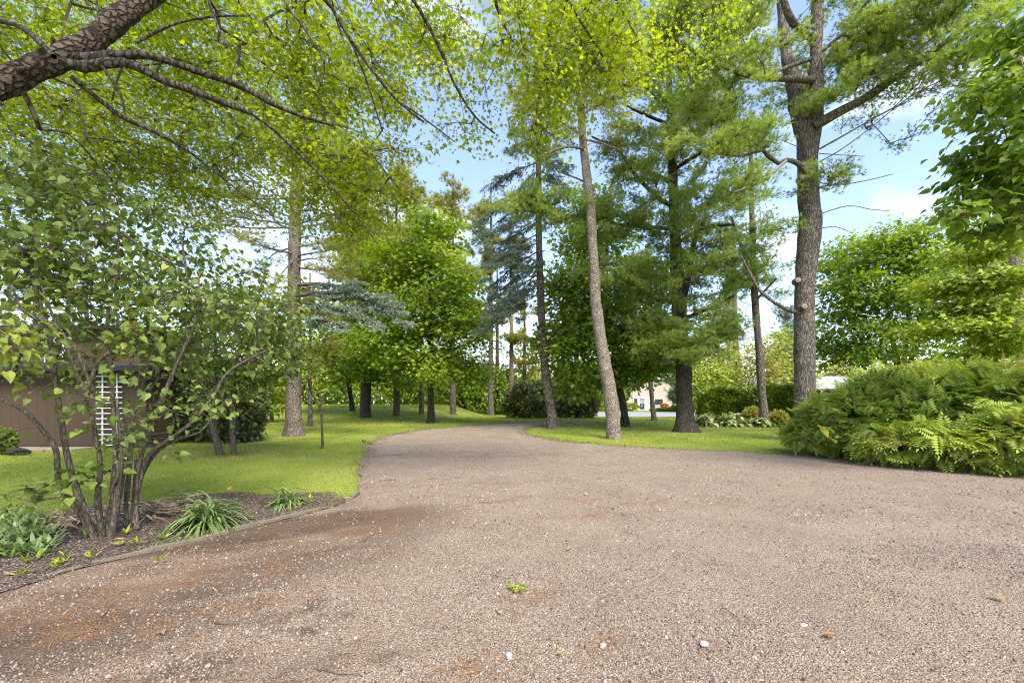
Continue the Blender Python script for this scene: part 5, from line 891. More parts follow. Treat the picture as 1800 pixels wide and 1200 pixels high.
# hosta bed
b = G(1290, 748); t = newtree('hosta_bed', 'low bed of leafy hostas round the foot of the slim pine', 'plants', b); mb = MB(); r = rng(751); cl = []
for i in range(64):
    u = r.uniform(0, 1); d = r.uniform(20.4, 24.5); px = 1228+u*142; cl.append([(px-900)/800*d, d, float(terr((px-900)/800*d, d)), r.uniform(.28, .5), r.uniform(0, 1)])
cl = np.array(cl)
for c in cl:
    n = 46; a = r.uniform(0, 2*np.pi, n); q = r.uniform(.1, 1, n); D = np.column_stack([np.cos(a)*q, np.sin(a)*q, 1.1-q]); P = c[:3]+D*c[3]*[[.8, .8, 1.]]*r.uniform(.6, 1.1, (n, 1)); P[:, 2] = np.maximum(P[:, 2], c[2]+.05)
    D2 = unit(D*[1, 1, .2]+[0, 0, -.25]+r.normal(0, .2, (n, 3))); scatter(mb, HEART, P, D2, unit(D*.5+[0, 0, 1]+r.normal(0, .2, (n, 3))), .24*r.uniform(.7, 1.2, n), 0, np.clip(.25+.5*(c[4] > .6)*r.uniform(.3, 1.4, n)+r.normal(0, .12, n), 0, 1))
    tubes(mb, np.stack([np.repeat(c[None, :3]-[0, 0, .02], 6, 0), P[:6]*.5+c[:3]*.5, P[:6]], 1), np.tile([.01, .008, .005], (6, 1)), 3, 0, .4)
finish(t, mb, [M['leaf_hosta']], 'leaves')
dense('low_green_shrub', 'low fine leaved green shrub at the right foot of the slim pine', 'shrub', [*G(1362, 749)[:2], 0], [eb(1368, 722, 750, 21, .35, .5), eb(1325, 716, 748, 22.5, .5, .5)], 2200, 756, 'needle_olive', .13)

# ------------------------------------------------------------------ daylilies and weeds in the bed
def lily(label, px, py, n, L, seed, flowers=0):
    b = G(px, py); t = newtree('daylily', label, 'plant', b, 'daylily clumps in the soil bed'); mb = MB(); r = rng(seed); K = 9
    for i in range(n):
        a = r.uniform(0, 2*np.pi); q = r.uniform(.15, 1); ln = L*r.uniform(.6, 1.1); s = np.linspace(0, 1, K); hor = ln*(q*.6*s+.22*s*s); ver = ln*(s*(1.05-.45*q)-(.35+.55*q)*s**2.4)
        o = np.array([r.normal(0, .05), r.normal(0, .05), -.02]); h = np.array([math.cos(a), math.sin(a), 0]); C_ = o+h*hor[:, None]+np.array([0, 0, 1.])*ver[:, None]+np.array([-h[1], h[0], 0])*(r.normal(0, .06)*s*s)[:, None]*1.
        w = (.012+.006*r.uniform())*np.sin(np.pi*np.clip(.18+.82*s, 0, 1))**.6; sd_ = np.array([-h[1], h[0], 0]); V = np.concatenate([C_-sd_*w[:, None]+[0, 0, .004], C_-[0, 0, .003], C_+sd_*w[:, None]+[0, 0, .004]]); V[:, 2] = np.maximum(V[:, 2], .012)
        k = np.arange(K-1); F = np.vstack([np.stack([k, k+1, K+k+1, K+k], -1), np.stack([K+k, K+k+1, 2*K+k+1, 2*K+k], -1)]); mb.add(V, F, 0, r.uniform(.1, .85))
    mb.build('leaves', [M['leaf_lily']], t, smooth=True)
    for i in range(flowers):
        fb = MB(); a = .3+i*2; e = np.array([.27+.05*i, -.1+.22*i, .46-.06*i]); P = resample([[0, 0, 0], e*.6+[0, 0, .06], e], .05); tube(fb, P, np.linspace(.005, .003, len(P)), 5, 1, .3)
        n6 = 7; aa = np.arange(n6)*2*np.pi/n6; D = np.column_stack([.9+.45*np.cos(aa), .45*np.sin(aa), .35*np.sin(aa*2+1)+.25]); scatter(fb, NARROW, np.tile(e, (n6, 1)), D, unit(r.normal(size=(n6, 3))), .055, 0, r.uniform(0, 1, n6)); fb.build('flower', [M['petal'], M['leaf_lily']], t)
lily('large daylily clump with an orange bloom behind the timber edging', 366, 928, 200, .74, 801, 1)
lily('smaller daylily clump near the far end of the timber edging', 506, 890, 90, .56, 802)
def weeds(nm, label, cat, pts, seed, size, tpl, m, per, sp, tb=.5, kind=None):
    mb = MB(); r = rng(seed)
    for (px, py) in pts:
        c = G(px, py); n = per; a = r.uniform(0, 2*np.pi, n); q = r.uniform(.3, 1, n); D = unit(np.column_stack([np.cos(a)*q, np.sin(a)*q, .35+.7*(1-q)])); P = c+D*sp*r.uniform(0, .8, (n, 1)); P[:, 2] = np.maximum(P[:, 2], .03)
        scatter(mb, tpl, P, D, unit(D*-.2+[0, 0, 1]+r.normal(0, .15, (n, 3))), size*r.uniform(.6, 1.2, n), 0, np.clip(tb+r.normal(0, .15, n), 0, 1))
    o = mb.build(nm, [M[m]]); return tag(o, label, cat, kind=kind)
r = rng(811)
weeds('weed_patch', 'thick patch of broad green weeds at the left end of the soil bed', 'weeds', [(r.uniform(-80, 92), r.uniform(905, 985)) for _ in range(70)], 812, .12, NARROW, 'leaf_lily', 16, .13, .45)
weeds('yellow_weed_leaves', 'few yellow green broad weed leaves at the front of the weed patch', 'weeds', [(20, 985), (45, 992), (66, 988)], 813, .09, NARROW, 'leaf_bright', 6, .05, .3)
for i, ((px, py), lab) in enumerate(zip([(118, 985), (96, 1003), (112, 995), (162, 985), (215, 962), (152, 948), (240, 960), (290, 950), (280, 992), (35, 1018), (222, 942), (545, 880), (490, 893), (526, 893)],
        ['small weed sprout lying near the left end of the timber edging', 'weed sprout just left of the timber edging end', 'tiny light weed beside the timber edging end', 'pair of pale weed sprouts in the middle of the soil bed', 'upright bright weed in front of the lilac stems', 'weed sprout just left of the bright upright one', 'small green weed under the lilac stems at the right', 'low weed between the lilac and the large daylily', 'flat yellow green weed resting on the timber edging', 'lone weed blade near the lower left gravel', 'weed sprout at the foot of the lilac stems', 'weed at the far end of the bed beside the smaller daylily', 'weed in front of the smaller daylily', 'low weed right of the smaller daylily foot'])):
    weeds('weed', lab, 'weed', [(px, py)], 820+i, .085, NARROW, 'leaf_bright', 8, .05, .55).__setitem__('group', 'weed sprouts in the soil bed')
# dry leaves / stems lying behind the lilac
mb = MB(); r = rng(840); n = 520; u = r.uniform(0, 1, n); px = 60+u*300; py = 925-u*35+r.normal(0, 9, n); P = np.array([[*G(a, b_)[:2], 0] for a, b_ in zip(px[:130], py[:130])]); P = np.vstack([P+r.normal(0, .09, P.shape)*[1, 1, 0] for _ in range(4)]); n = len(P); P[:, 2] = .05+r.uniform(0, .04, n); a = r.normal(.2, .7, n)
scatter(mb, (NARROW[0]*[.4, 1, 1], NARROW[1]), P, np.column_stack([np.cos(a), np.sin(a), r.normal(0, .12, n)]), np.tile([0, 0, 1.], (n, 1))+r.normal(0, .3, (n, 3)), r.uniform(.1, .3, n), 0, r.uniform(0, 1, n))
M['bark_litter'] = leaf_mat('bark_litter', [(.07, .045, .03), (.16, .10, .06), (.34, .24, .14)], (1, 1, 1), .1); M['dry'] = leaf_mat('dry', [(.16, .10, .055), (.33, .23, .13), (.48, .38, .24)], (1, 1, 1), .15); tag(mb.build('dead_leaves', [M['dry']]), 'dry tan leaves and stalks lying behind the lilac stems', 'dead leaves', kind='stuff')

mb = MB(); r = rng(847); E = np.vstack([le[le[:, 1] > 5.5], right_edge]); q = E[r.integers(0, len(E), 5200)]; q = q+r.normal(0, .11, q.shape)*(1+q[:, 1:2]*.02); n = len(q); a = r.uniform(0, 6.28, n); s_ = r.uniform(.02, .06, n)*np.clip(q[:, 1]/9, .8, 1.6)
scatter(mb, NARROW, np.column_stack([q, terr(q[:, 0], q[:, 1])+.028]), np.column_stack([np.cos(a), np.sin(a), r.normal(0, .2, n)]), np.tile([0, 0, 1.], (n, 1))+r.normal(0, .3, (n, 3)), s_, 0, r.uniform(0, .8, n)); tag(mb.build('edge_litter', [M['bark_litter']]), 'brown leaf and bark crumbs lying where the lawns meet the gravel', 'leaf litter', kind='stuff')
mb = MB(); q = np.vstack([TB[i]+r.normal(0, .42, (260, 2)) for i in range(len(TB))]); n = len(q); a = r.uniform(0, 6.28, n)
scatter(mb, NEEDLE, np.column_stack([q, terr(q[:, 0], q[:, 1])+.03]), np.column_stack([np.cos(a), np.sin(a), r.normal(0, .15, n)]), np.tile([0, 0, 1.], (n, 1)), r.uniform(.08, .2, n), 0, r.uniform(0, .6, n)); tag(mb.build('trunk_litter', [M['needle_dead']]), 'brown needles and bark flakes lying round the feet of the trunks', 'pine needles', kind='stuff')
# fallen bits over the lawn: small brown and yellow leaves, cones, needle tufts
mb = MB(); r = rng(845); n = 5200; d = 4.6*(30/4.6)**r.uniform(0, 1, n); x = r.uniform(-1.2, 1.2, n)*d; P2 = np.stack([x, d], 1); ok = (sdf(P2, DRIVE) > 0) & (sdf(P2, ROAD) > 0) & ((n2(x, d, .5, 61) > .5) | (r.uniform(0, 1, n) < .25)); x = x[ok]; d = d[ok]; n = len(x); a = r.uniform(0, 6.28, n)
scatter(mb, NARROW, np.column_stack([x, d, terr(x, d)+.035]), np.column_stack([np.cos(a), np.sin(a), r.normal(0, .2, n)]), np.tile([0, 0, 1.], (n, 1))+r.normal(0, .3, (n, 3)), r.uniform(.03, .09, n), 0, r.uniform(0, 1, n)); tag(mb.build('lawn_litter', [M['dry']]), 'small tan fallen leaves and bits scattered over the lawn', 'fallen leaves', kind='stuff')
# ------------------------------------------------------------------ small things on the gravel
b = G(908, 1040); mb = MB(); r = rng(850); n = 46; a = r.uniform(0, 2*np.pi, n); q = r.uniform(0, 1, n); P = np.column_stack([np.cos(a)*q*.06, np.sin(a)*q*.07, .02+r.uniform(0, .035, n)])
scatter(mb, (NARROW[0]*[1.3, 1, .6], NARROW[1]), P, np.column_stack([np.cos(a), np.sin(a), r.normal(0, .25, n)]), np.tile([0, 0, 1.], (n, 1))+r.normal(0, .5, (n, 3)), r.uniform(.03, .06, n), 0, r.uniform(.2, .9, n)); tube(mb, np.array([[-.05, 0, .02], [0, .01, .03], [.06, .0, .03]]), [.003, .003, .002], 5, 1)
o = mb.build('leaf_sprig', [M['leaf_bright'], M['bark_twig']]); o.location = b; tag(o, 'fallen sprig of fresh green leaves lying alone in the middle of the gravel', 'leaves')
TW = [((1270, 1075), (1282, 1082), (1292, 1090), (1302, 1100), .0035, 'curved dark twig on the gravel below the right side of the green sprig'), ((1238, 990), (1262, 996), (1280, 994), (1295, 1001), .003, 'pale straw coloured twig flat on the gravel right of the green sprig'), ((378, 1101), (395, 1103), (408, 1104), (414, 1103), .005, 'short brown stick on the gravel at lower left'),
      ((552, 1186), (585, 1190), (615, 1196), (640, 1199), .004, 'thin dark twig at the bottom edge left of centre'), ((1095, 938), (1108, 941), (1116, 944), (1122, 946), .004, 'small reddish twig in the middle of the gravel'), ((640, 957), (645, 950), (660, 942), (672, 938), .004, 'short twig in the orange needles near the timber edging end'),
      ((178, 1092), (188, 1080), (196, 1068), (202, 1060), .0025, 'long thin stalk on the dark soil streak at lower left'), ((843, 888), (853, 886), (862, 887), (868, 884), .006, 'short dark twig on the gravel well beyond the green sprig')]
for i, (*pp, rad_, lab) in enumerate(TW):
    q = np.array([G(*p) for p in pp]); c = q[0].copy(); q = q-c; q[:, 2] = .028; q = resample(q, .03); q += rng(860+i).normal(0, .003, q.shape); mb = MB(); tube(mb, q, np.linspace(rad_, rad_*.5, len(q)), 6); o = mb.build('twig', [M['bark_twig'] if i != 1 else M['dry']]); o.location = c; tag(o, lab, 'twig', 'twigs on the gravel')
LV = [((1457, 1127), .06, 'petal_dry', 'curled orange brown leaf on the gravel at lower right'), ((1000, 972), .05, 'dry', 'pale dry leaf on the gravel just above the green sprig'), ((285, 1122), .05, 'dry', 'cream coloured leaf scrap on the gravel at lower left'), ((1030, 873), .07, 'dry', 'small pale leaf on the gravel far beyond the green sprig'), ((880, 1085), .04, 'dry', 'yellowish leaf scrap on the gravel below left of the green sprig'),
      ((985, 1160), .04, 'leaf_bright', 'little light green leaf on the gravel near the bottom edge'), ((1755, 1060), .07, 'dry', 'pale dry leaf on the gravel near the right edge'), ((1540, 985), .05, 'dry', 'cream leaf on the gravel right of the pale twig'), ((120, 1001), .05, 'dry', 'light scrap of leaf on the end of the timber edging'), ((760, 858), .06, 'dry', 'bright dry leaf on the gravel near the left lawn corner')]
M['petal_dry'] = leaf_mat('petal_dry', [(.35, .13, .05), (.5, .22, .1)], (1, 1, 1), .15)
for i, ((px, py), s, m_, lab) in enumerate(LV):
    r = rng(880+i); mb = MB(); a = r.uniform(0, 6.28); V = HEART[0]*[s, s, s*1.6]; V[:, 2] += .01+.25*s; V = V-[0, s*.4, 0]; mb.add(V, HEART[1], 0, r.uniform(.3, .9)); o = mb.build('fallen_leaf', [M[m_]]); g = G(px, py); o.location = (g[0], g[1], g[2]+.018); o.rotation_euler = (r.normal(0, .15), r.normal(0, .15), a); tag(o, lab, 'leaf', 'fallen leaves on the gravel')
M['stone'] = noisy('stone', [(.25, .22, .19), (.45, .41, .36)], 30, 4, bump=.3)
for i, (px, py, s, lab) in enumerate([(1238, 1137, .03, 'white stone in the loose gravel near the bottom edge'), (1060, 1140, .028, 'pale stone in the loose gravel left of the white stone'), (895, 1158, .026, 'small grey stone near the bottom edge below the green sprig'), (1412, 1105, .024, 'white pebble left of the orange brown leaf'), (1540, 809, .12, 'pale flat rock under the near left edge of the ferny shrub'), (1557, 805, .1, 'brownish flat rock close behind the pale one under the ferny shrub'), (1727, 824, .12, 'pale flat rock under the right part of the ferny shrub'), (640, 777, .07, 'dark small rock on the lawn corner at the left bend of the drive')]):
    r = rng(900+i); bm_v = []; 
    import bmesh
    bm = bmesh.new(); bmesh.ops.create_icosphere(bm, subdivisions=2, radius=s); 
    for v in bm.verts: k = 1+.35*(float(vnoise(np.array(v.co)/s*1.3+i*7, 1, i))-.5)*2; v.co = (v.co.x*k, v.co.y*k*.8, v.co.z*k*.5)
    me = bpy.data.meshes.new('stone'); bm.to_mesh(me); bm.free(); me.materials.append(M['stone'] if i != 7 else M['bark_dark']); o = bpy.data.objects.new('stone', me); C.objects.link(o); g = G(px, py); o.location = (g[0], g[1], g[2]+.01+s*.3); o.rotation_euler[2] = i; tag(o, lab, 'stone', 'single stones by the drive')

# ------------------------------------------------------------------ brown shed with trellises
M['shed_wall'] = noisy('shed_wall', [(.055, .034, .021), (.082, .053, .034)], 1.2, 7, bump=.25, bscale=40, stretch=(1, 1, .3))
M['shed_trim'] = noisy('shed_trim', [(.04, .028, .022), (.065, .045, .035)], 3, 5, bump=.2); M['roofing'] = noisy('roofing', [(.018, .016, .015), (.04, .036, .034)], 12, 6, bump=.5)
M['white_paint'] = noisy('white_paint', [(.62, .62, .6), (.8, .8, .78)], 6, 5, bump=.05); M['flag'] = noisy('flag', [(.22, .17, .12), (.38, .31, .23)], 4, 6, bump=.3)
sx, sy = W(256, 0, 12.6)[0], 12.6
t = thing('shed', 'long low brown shed seen through the lilac stems', 'shed', (sx, sy, 0)); mb = MB(); box(mb, -9, 0, 0, 4.2, -.1, 2.18)
for i in range(36): box(mb, -9+i*.25, -9+i*.25+.012, -.004, 0.02, 0, 2.17)
mb.build('wall', [M['shed_wall']], t)
mb = MB(); box(mb, -9.2, .22, -.02, .03, -.02, .10, 0); mb.build('sill_board', [M['shed_trim']], t).location = (0, -.01, 0)
mb = MB(); Vr = [(-9.2, -.38, 2.12), (.3, -.38, 2.12), (.3, 4.5, 2.55), (-9.2, 4.5, 2.55), (-9.2, -.38, 2.26), (.3, -.38, 2.26), (.3, 4.5, 2.69), (-9.2, 4.5, 2.69)]; mb.add(Vr, [(0, 3, 2, 1), (4, 5, 6, 7), (0, 1, 5, 4), (1, 2, 6, 5), (2, 3, 7, 6), (3, 0, 4, 7)]); mb.build('roof', [M['roofing']], t)
mb = MB(); box(mb, -9, -2.3, 2.6, 5.5, 2.0, 3.6); mb.build('upper_wall', [M['shed_wall']], t)
mb = MB(); box(mb, -9.2, -2.1, 2.3, 5.8, 3.6, 3.74); mb.build('upper_roof', [M['roofing']], t)
def trellis(label, x, y, z, w, h, nr, bars):
    t = thing('trellis', label, 'trellis', (x, y, z), 'white trellises on the brown shed'); mb = MB()
    for bx in bars: box(mb, bx-.015, bx+.015, -.012, .012, 0, h)
    for i in range(nr): zz = .12+i*(h-.2)/(nr-1); box(mb, -w/2, w/2, -.03, -.0125, zz-.011, zz+.011)
    mb.build('lattice', [M['white_paint']], t)
wx = lambda px: (px-900)/800*12.5
trellis('white ladder trellis against the shed wall behind the lilac stems', wx(193), 12.5, -.02, .72, 2.08, 14, (-.2, .2)); trellis('small white trellis on the upper brown wall at far left', wx(55)-2., 15.1, 2.55, .8, 1.0, 7, (-.3, 0, .3))
t = thing('stone_step', 'low tan paving slabs at the foot of the shed wall', 'paving', (sx-2, 12.2, 0)); r = rng(930)
for i in range(6): mb = MB(); box(mb, -3.6+i*.72, -3.6+i*.72+.68, -.35+r.uniform(-.04, .04), .32, -.05, .035+r.uniform(0, .015)); mb.build('slab', [M['flag']], t)
o = bpy.data.objects.new('dark_rock', bpy.data.objects['stone'].data.copy()); o.data.materials[0] = M['roofing']; C.objects.link(o); g = G(32, 800); o.location = (g[0], g[1], .08); o.scale = (9, 6, 7); tag(o, 'black rounded rock on the lawn before the shed', 'rock')
dense('hydrangea_bush', 'small grey green leafy bush at the left edge before the shed', 'shrub', [*G(0, 802)[:2], 0], [eb(-10, 750, 803, 11.2, .4, .4)], 900, 935, 'leaf_lilac', .1, HEART, .3)

# ------------------------------------------------------------------ brick house far beyond the road
def brick_mat():
    m, nt, Nn, L, o = mat('brick'); g = Nn.new('ShaderNodeTexCoord'); mp_ = Nn.new('ShaderNodeMapping'); mp_.inputs['Rotation'].default_value = (math.radians(90), 0, 0); L.new(g.outputs['Object'], mp_.inputs[0]); b_ = Nn.new('ShaderNodeTexBrick')
    b_.inputs['Color1'].default_value = (.44, .32, .24, 1); b_.inputs['Color2'].default_value = (.54, .43, .34, 1); b_.inputs['Mortar'].default_value = (.5, .45, .4, 1); b_.inputs['Scale'].default_value = 4.5; L.new(mp_.outputs[0], b_.inputs[0])
    p = Nn.new('ShaderNodeBsdfPrincipled'); p.inputs['Roughness'].default_value = .85; L.new(b_.outputs[0], p.inputs['Base Color']); L.new(p.outputs[0], o.inputs[0]); return m
M['brick'] = brick_mat(); M['glass'] = noisy('glass', [(.03, .035, .04), (.06, .07, .08)], 2, 2, rough=.1, bump=0, spec=.6); M['navy'] = noisy('navy', [(.02, .028, .045), (.035, .045, .07)], 4, 2, rough=.4, bump=0); M['shingle'] = noisy('shingle', [(.22, .22, .23), (.36, .36, .37)], 8, 6, bump=.4)
HD = 95.0; hz0 = float(terr(W(1125, 0, HD)[0], HD)); S_ = HD/800; hx = lambda px: (px-1092)*S_
t = thing('brick_house', 'pink brick house with white columns and a dark door far beyond the road', 'house', (float(W(1092, 0, HD)[0]), HD, hz0))
mb = MB(); box(mb, hx(1080), hx(1200), 0, 9, -.3, 6.4); mb.build('wall', [M['brick']], t)
mb = MB(); mb.add([(hx(1078), -.6, 6.4), (hx(1202), -.6, 6.4), (hx(1202), 9.6, 6.4), (hx(1078), 9.6, 6.4), (hx(1084), 4.5, 9), (hx(1196), 4.5, 9)], [(0, 1, 5, 4), (2, 3, 4, 5)]); mb.add([(hx(1078), -.6, 6.4), (hx(1078), 9.6, 6.4), (hx(1084), 4.5, 9), (hx(1202), -.6, 6.4), (hx(1202), 9.6, 6.4), (hx(1196), 4.5, 9)], [(0, 2, 1), (3, 4, 5)]); mb.build('roof', [M['shingle']], t)
for (a, c, z1) in ((1101.5, 1105.5, 6.0), (1111.8, 1113.6, 6.0)): mb = MB(); box(mb, hx(a), hx(c), -.18, -.003, 0, z1); mb.build('column', [M['white_paint']], t)
mb = MB()
for (a, c, z0, z1) in ((1120.5, 1123.8, 0, 2.6), (1132.6, 1135.4, 0, 2.6), (1123.8, 1132.6, 2.35, 2.6)): box(mb, hx(a), hx(c), -.25, -.003, z0, z1)
mb.build('door_frame', [M['white_paint']], t)
mb = MB(); box(mb, hx(1123.8), hx(1132.6), -.1, -.005, 1.3, 2.35); M['pale_glass'] = noisy('pale_glass', [(.22, .25, .26), (.4, .43, .43)], 3, 3, rough=.3, bump=0); mb.build('door_glass', [M['pale_glass']], t)
mb = MB(); box(mb, hx(1124), hx(1132.4), -.14, -.004, .05, 1.3); dr = mb.build('door', [M['navy']], t); mb = MB(); box(mb, hx(1127.4), hx(1128.8), -.16, -.141, .8, 1.0); mb.build('knocker', [M['white_paint']], dr)
mb = MB(); box(mb, hx(1113.6), hx(1120.2), -.1, -.003, .2, 2.55); fr = mb.build('window', [M['white_paint']], t); mb = MB(); box(mb, hx(1114.4), hx(1119.6), -.13, -.101, 1.1, 2.4); mb.build('pane', [M['glass']], fr)
mb = MB(); box(mb, hx(1150), hx(1166), -.1, -.003, 1., 2.4); fr = mb.build('window', [M['white_paint']], t); mb = MB(); box(mb, hx(1151), hx(1165), -.13, -.101, 1.1, 2.3); mb.build('pane', [M['glass']], fr)
mb = MB(); box(mb, hx(1119), hx(1146), -1.6, -.26, -.3, .1); mb.build('doorstep', [M['white_paint']], t)
D2 = 80; ux = float(W(1115, 0, D2)[0]); uz = float(terr(ux, D2)); t = thing('brick_planter', 'round pinkish brick planter on the grass before the house window', 'planter', (ux, D2, uz)); mb = MB(); tube(mb, np.array([[0, 0, -.1], [0, 0, .3], [0, 0, .75], [0, 0, .8]]), [.42, .4, .46, .4], 14); mb.build('pot', [M['brick']], t)
mb = MB(); r = rng(940); n = 260; P = unit(r.normal(size=(n, 3)))*[.42, .42, .35]+[0, 0, 1.0]; scatter(mb, HEART, P, unit(P-[0, 0, .8]), unit(r.normal(size=(n, 3))), .16, 0, r.uniform(0, 1, n)); mb.build('flowers', [M['red_petal']], t)
dense('light_border_shrubs', 'low light green shrubs left of the brick house across the road', 'shrubs', [14.5, 72, -1.2], [eb(x, y, None, 72, 1.5, 1) for x, y in ((1046, 706), (1060, 701), (1072, 708), (1052, 712), (1084, 706), (1097, 708), (1108, 709))], 3500, 951, 'leaf_bright', .3, FARLEAF, .45)
dense('dark_border_shrubs', 'low green shrubs right of the brick house across the road', 'shrubs', [22, 70, -1.2], [eb(x, y, None, 70, 1.5, 1) for x, y in ((1160, 718), (1170, 717), (1182, 716), (1194, 712), (1212, 712), (1232, 708))], 3500, 952, 'leaf_maple', .3, FARLEAF, .5)
dense('orange_flowers', 'bright orange flowers right of the brick house', 'flowers', [24, 78, -1.4], [eb(1168, 709, 717, 78, .7, .5)], 500, 953, 'red_petal', .2, FARLEAF, .5)
# second house: only its grey roof shows
t = thing('grey_roofed_house', 'low house whose pale grey roof shows right of the thick pine trunk', 'house', (39, 58, -.8)); mb = MB(); box(mb, -9, 9, 0, 8, -.3, 2.9); mb.build('wall', [M['shed_wall']], t)
mb = MB(); mb.add([(-9.6, -.6, 2.9), (9.6, -.6, 2.9), (9.6, 8.6, 2.9), (-9.6, 8.6, 2.9), (-7, 4, 4.7), (7, 4, 4.7)], [(0, 1, 5, 4), (2, 3, 4, 5)]); mb.add([(-9.6, -.6, 2.9), (-9.6, 8.6, 2.9), (-7, 4, 4.7), (9.6, -.6, 2.9), (9.6, 8.6, 2.9), (7, 4, 4.7)], [(0, 2, 1), (3, 4, 5)]); mb.build('roof', [M['shingle']], t); mb = MB(); box(mb, -9.6, 9.6, -.66, -.601, 2.7, 2.95); mb.build('gutter', [M['shed_trim']], t)

# ------------------------------------------------------------------ background trees
def bgtree(label, px, d, top, rx, seed, m='leaf_maple', n=46, per=40, rad=1.0, size=.34, bot=None, tb=.45, bk='bark_grey', kind='broad', name='background_tree', rows=3):
    x = (px-900)/800*d; z = float(terr(x, d)); ty = top; by = bot if bot else 690; r = rng(seed); S = 800/d
    bl = []
    for i in range(rows):
        f = (i+.5)/rows; cyp = ty+(by-ty)*f; w = rx*(math.sin(math.pi*(.2+.72*f))**.7) if kind == 'broad' else rx*(.25+.85*f)
        bl.append((px+r.uniform(-.15, .15)*rx, cyp, w, (by-ty)/rows*.75, d, w/S*.9, int(n*w/rx/rows*1.6)+2))
    b_ = np.array([x, d, z]); pyb = 692+(CAMH-z)*S; stems = [px_trunk([(px, pyb, rx*.16+3), (px, (pyb+by)/2, rx*.12+2), (px+2, by-(by-ty)*.3, rx*.07+1.5), (px, ty+(by-ty)*.1, 1.2)], d, b_, 0, .5)]
    if kind == 'broad': return broad(name, label, b_, stems, bl, seed, m, tpl=MAPLE if size < .25 else FARLEAF, per=per, rad=rad, size=size, tipr=.012, tw=2, twr=.008, tb=tb, bk=bk, flat=.55)
    t = newtree(name, label, 'tree', b_); trunk_obj(t, *stems[0], M[bk], seed, 10, .04, .2); A = blobs(bl, seed+1); p_, d_ = grow([stems[0]], A, seed+2, .012, .4, .06); mb = MB(); branches(mb, p_, 1); pine_cluster(mb, A, d_, per, rad, size, seed+3, flat=.3, tbase=tb, tw=2, twr=.008); finish(t, mb, [M[m], M['bark_twig']]); return t
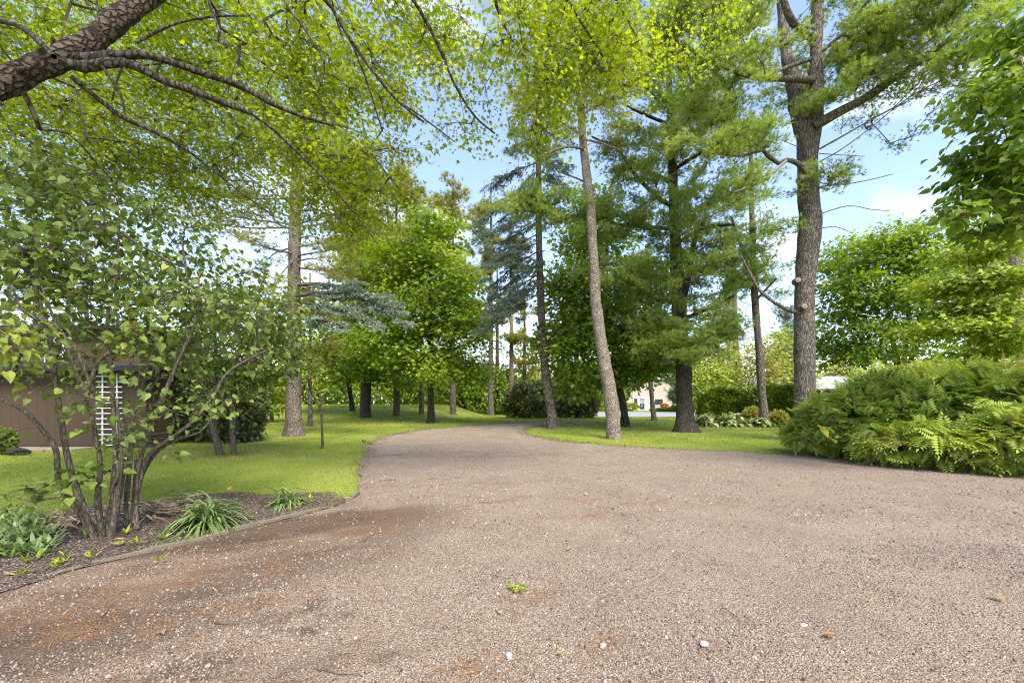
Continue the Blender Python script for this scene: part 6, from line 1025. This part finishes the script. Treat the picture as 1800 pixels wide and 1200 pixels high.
BG = [(460, 46, 520, 60, 'leaf_bright', 'broad', 'yellow green tree beyond the far lawn just left of the pale spruce'), (585, 50, 500, 55, 'leaf_maple', 'broad', 'green tree beyond the far lawn right of the pale spruce'), (530, 42, 600, 40, 'leaf_bright', 'broad', 'lower bright tree directly behind the pale spruce trunk'), (665, 52, 470, 60, 'leaf_maple', 'broad', 'tall green tree far behind the thickest dark conifer trunk'), (730, 46, 640, 40, 'leaf_bright', 'broad', 'bright low tree beyond the small maple trunk'),
      (790, 50, 560, 50, 'leaf_maple', 'broad', 'green tree far behind the lone conifer right of the small maple'), (815, 44, 655, 36, 'leaf_bright', 'broad', 'bushy yellow green tree left of the close conifer pair'), (700, 56, 400, 45, 'needle_olive', 'pine', 'tall far conifer rising behind the small maple'), (850, 60, 640, 40, 'needle_blue', 'pine', 'blue grey far conifer behind the close conifer pair'),
      (935, 42, 610, 36, 'leaf_bright', 'broad', 'light green tree behind the juniper thicket'), (1010, 60, 600, 40, 'leaf_maple', 'broad', 'green tree far behind the dark maple at its left side'), (1065, 75, 650, 30, 'needle_cedar', 'pine', 'grey green conifer across the road left of the brick house'), (1238, 60, 600, 28, 'needle_olive', 'broad', 'soft grey green tree across the road right of the brick house'), (1208, 66, 640, 20, 'needle_blue', 'pine', 'small blue green spruce right of the brick house'),
      (1262, 62, 545, 44, 'leaf_bright', 'broad', 'bright yellow green tree behind the hedge left of the slim pine'), (1380, 60, 545, 30, 'needle_blue', 'pine', 'grey spruce top rising behind the hedge'), (1390, 52, 590, 40, 'leaf_bright', 'broad', 'pale green tree behind the hedge left of the thick pine'), (1330, 48, 610, 36, 'needle_olive', 'broad', 'soft willowy tree behind the hedge'), (1255, 50, 640, 36, 'leaf_bright', 'broad', 'low light tree immediately behind the left end of the hedge'),
      (1470, 70, 630, 30, 'needle_olive', 'broad', 'small pale tree above the grey roof'), (1760, 34, 430, 80, 'leaf_maple', 'broad', 'green tree behind the layered maple at the right edge'), (60, 26, 330, 90, 'needle_olive', 'pine', 'conifer with a grey trunk behind the shed at far left'), (150, 30, 350, 90, 'needle_olive', 'pine', 'conifer behind the shed right of the far left one'), (260, 40, 420, 80, 'leaf_bright', 'broad', 'bright tree beyond the lawn behind the shed roof'), (360, 44, 470, 70, 'leaf_maple', 'broad', 'green tree beyond the lawn above the yew bush'), (-60, 28, 330, 90, 'leaf_maple', 'broad', 'green tree behind the shed at the very left edge'), (1120, 120, 610, 60, 'leaf_maple', 'broad', 'green tree rising behind the roof of the brick house')]
for i, (px, d, top, rx, m, kd, lab) in enumerate(BG):
    bgtree(lab, px, d, top, rx, 960+i*7, m, 40 if kd == 'broad' else 46, 40, d*.021, d*.0062 if kd == 'broad' else d*.010, kind=kd, bot=None if top < 600 else 705, tb=.5)
# undergrowth wall behind the far lawn
r = rng(1200); UB = []
for px in range(430, 905, 15): d = 43+r.uniform(-1, 3); UB.append(eb(px+r.uniform(-5, 5), r.uniform(640, 684), None, d, r.uniform(.9, 1.6), 1.2))
mb = MB(); P, Nn_, k = shrub_surface(UB, 1201, 20000, .3); P[:, 2] = np.maximum(P[:, 2], terr(P[:, 0], P[:, 1])); n = len(P); T = np.clip(.45+.5*(vnoise(P, .5, 3)-.5)+r.normal(0, .14, n), 0, 1)
scatter(mb, FARLEAF, P, unit(Nn_+r.normal(0, .6, (n, 3))-[0, 0, .3]), unit(Nn_+r.normal(0, .5, (n, 3))+[0, 0, .5]), .3*r.uniform(.6, 1.3, n), 0, T); tag(mb.build('undergrowth', [M['leaf_maple_dark']]), 'dark green tangled undergrowth closing off the far left lawn', 'undergrowth', kind='stuff')
# far wood that closes the horizon
UB = []
for a in np.linspace(-62, 62, 110):
    D_ = 150+r.uniform(-15, 20); x = D_*math.tan(math.radians(a))*.62; h = r.uniform(7, 12); UB.append((x, D_, -2+h*.4, r.uniform(3.5, 6), 4, h*.6))
mb = MB(); P, Nn_, k = shrub_surface(UB, 1211, 30000, .2); P[:, 2] = np.maximum(P[:, 2], -3); n = len(P); scatter(mb, FARLEAF, P, unit(Nn_+r.normal(0, .6, (n, 3))-[0, 0, .3]), unit(Nn_+r.normal(0, .5, (n, 3))+[0, 0, .5]), 1.1*r.uniform(.6, 1.3, n), 0, np.clip(.45+.5*(vnoise(P, .15, 3)-.5)+r.normal(0, .14, n), 0, 1))
tag(mb.build('far_wood', [M['leaf_maple']]), 'green wood closing the view on the horizon', 'woodland', kind='stuff')
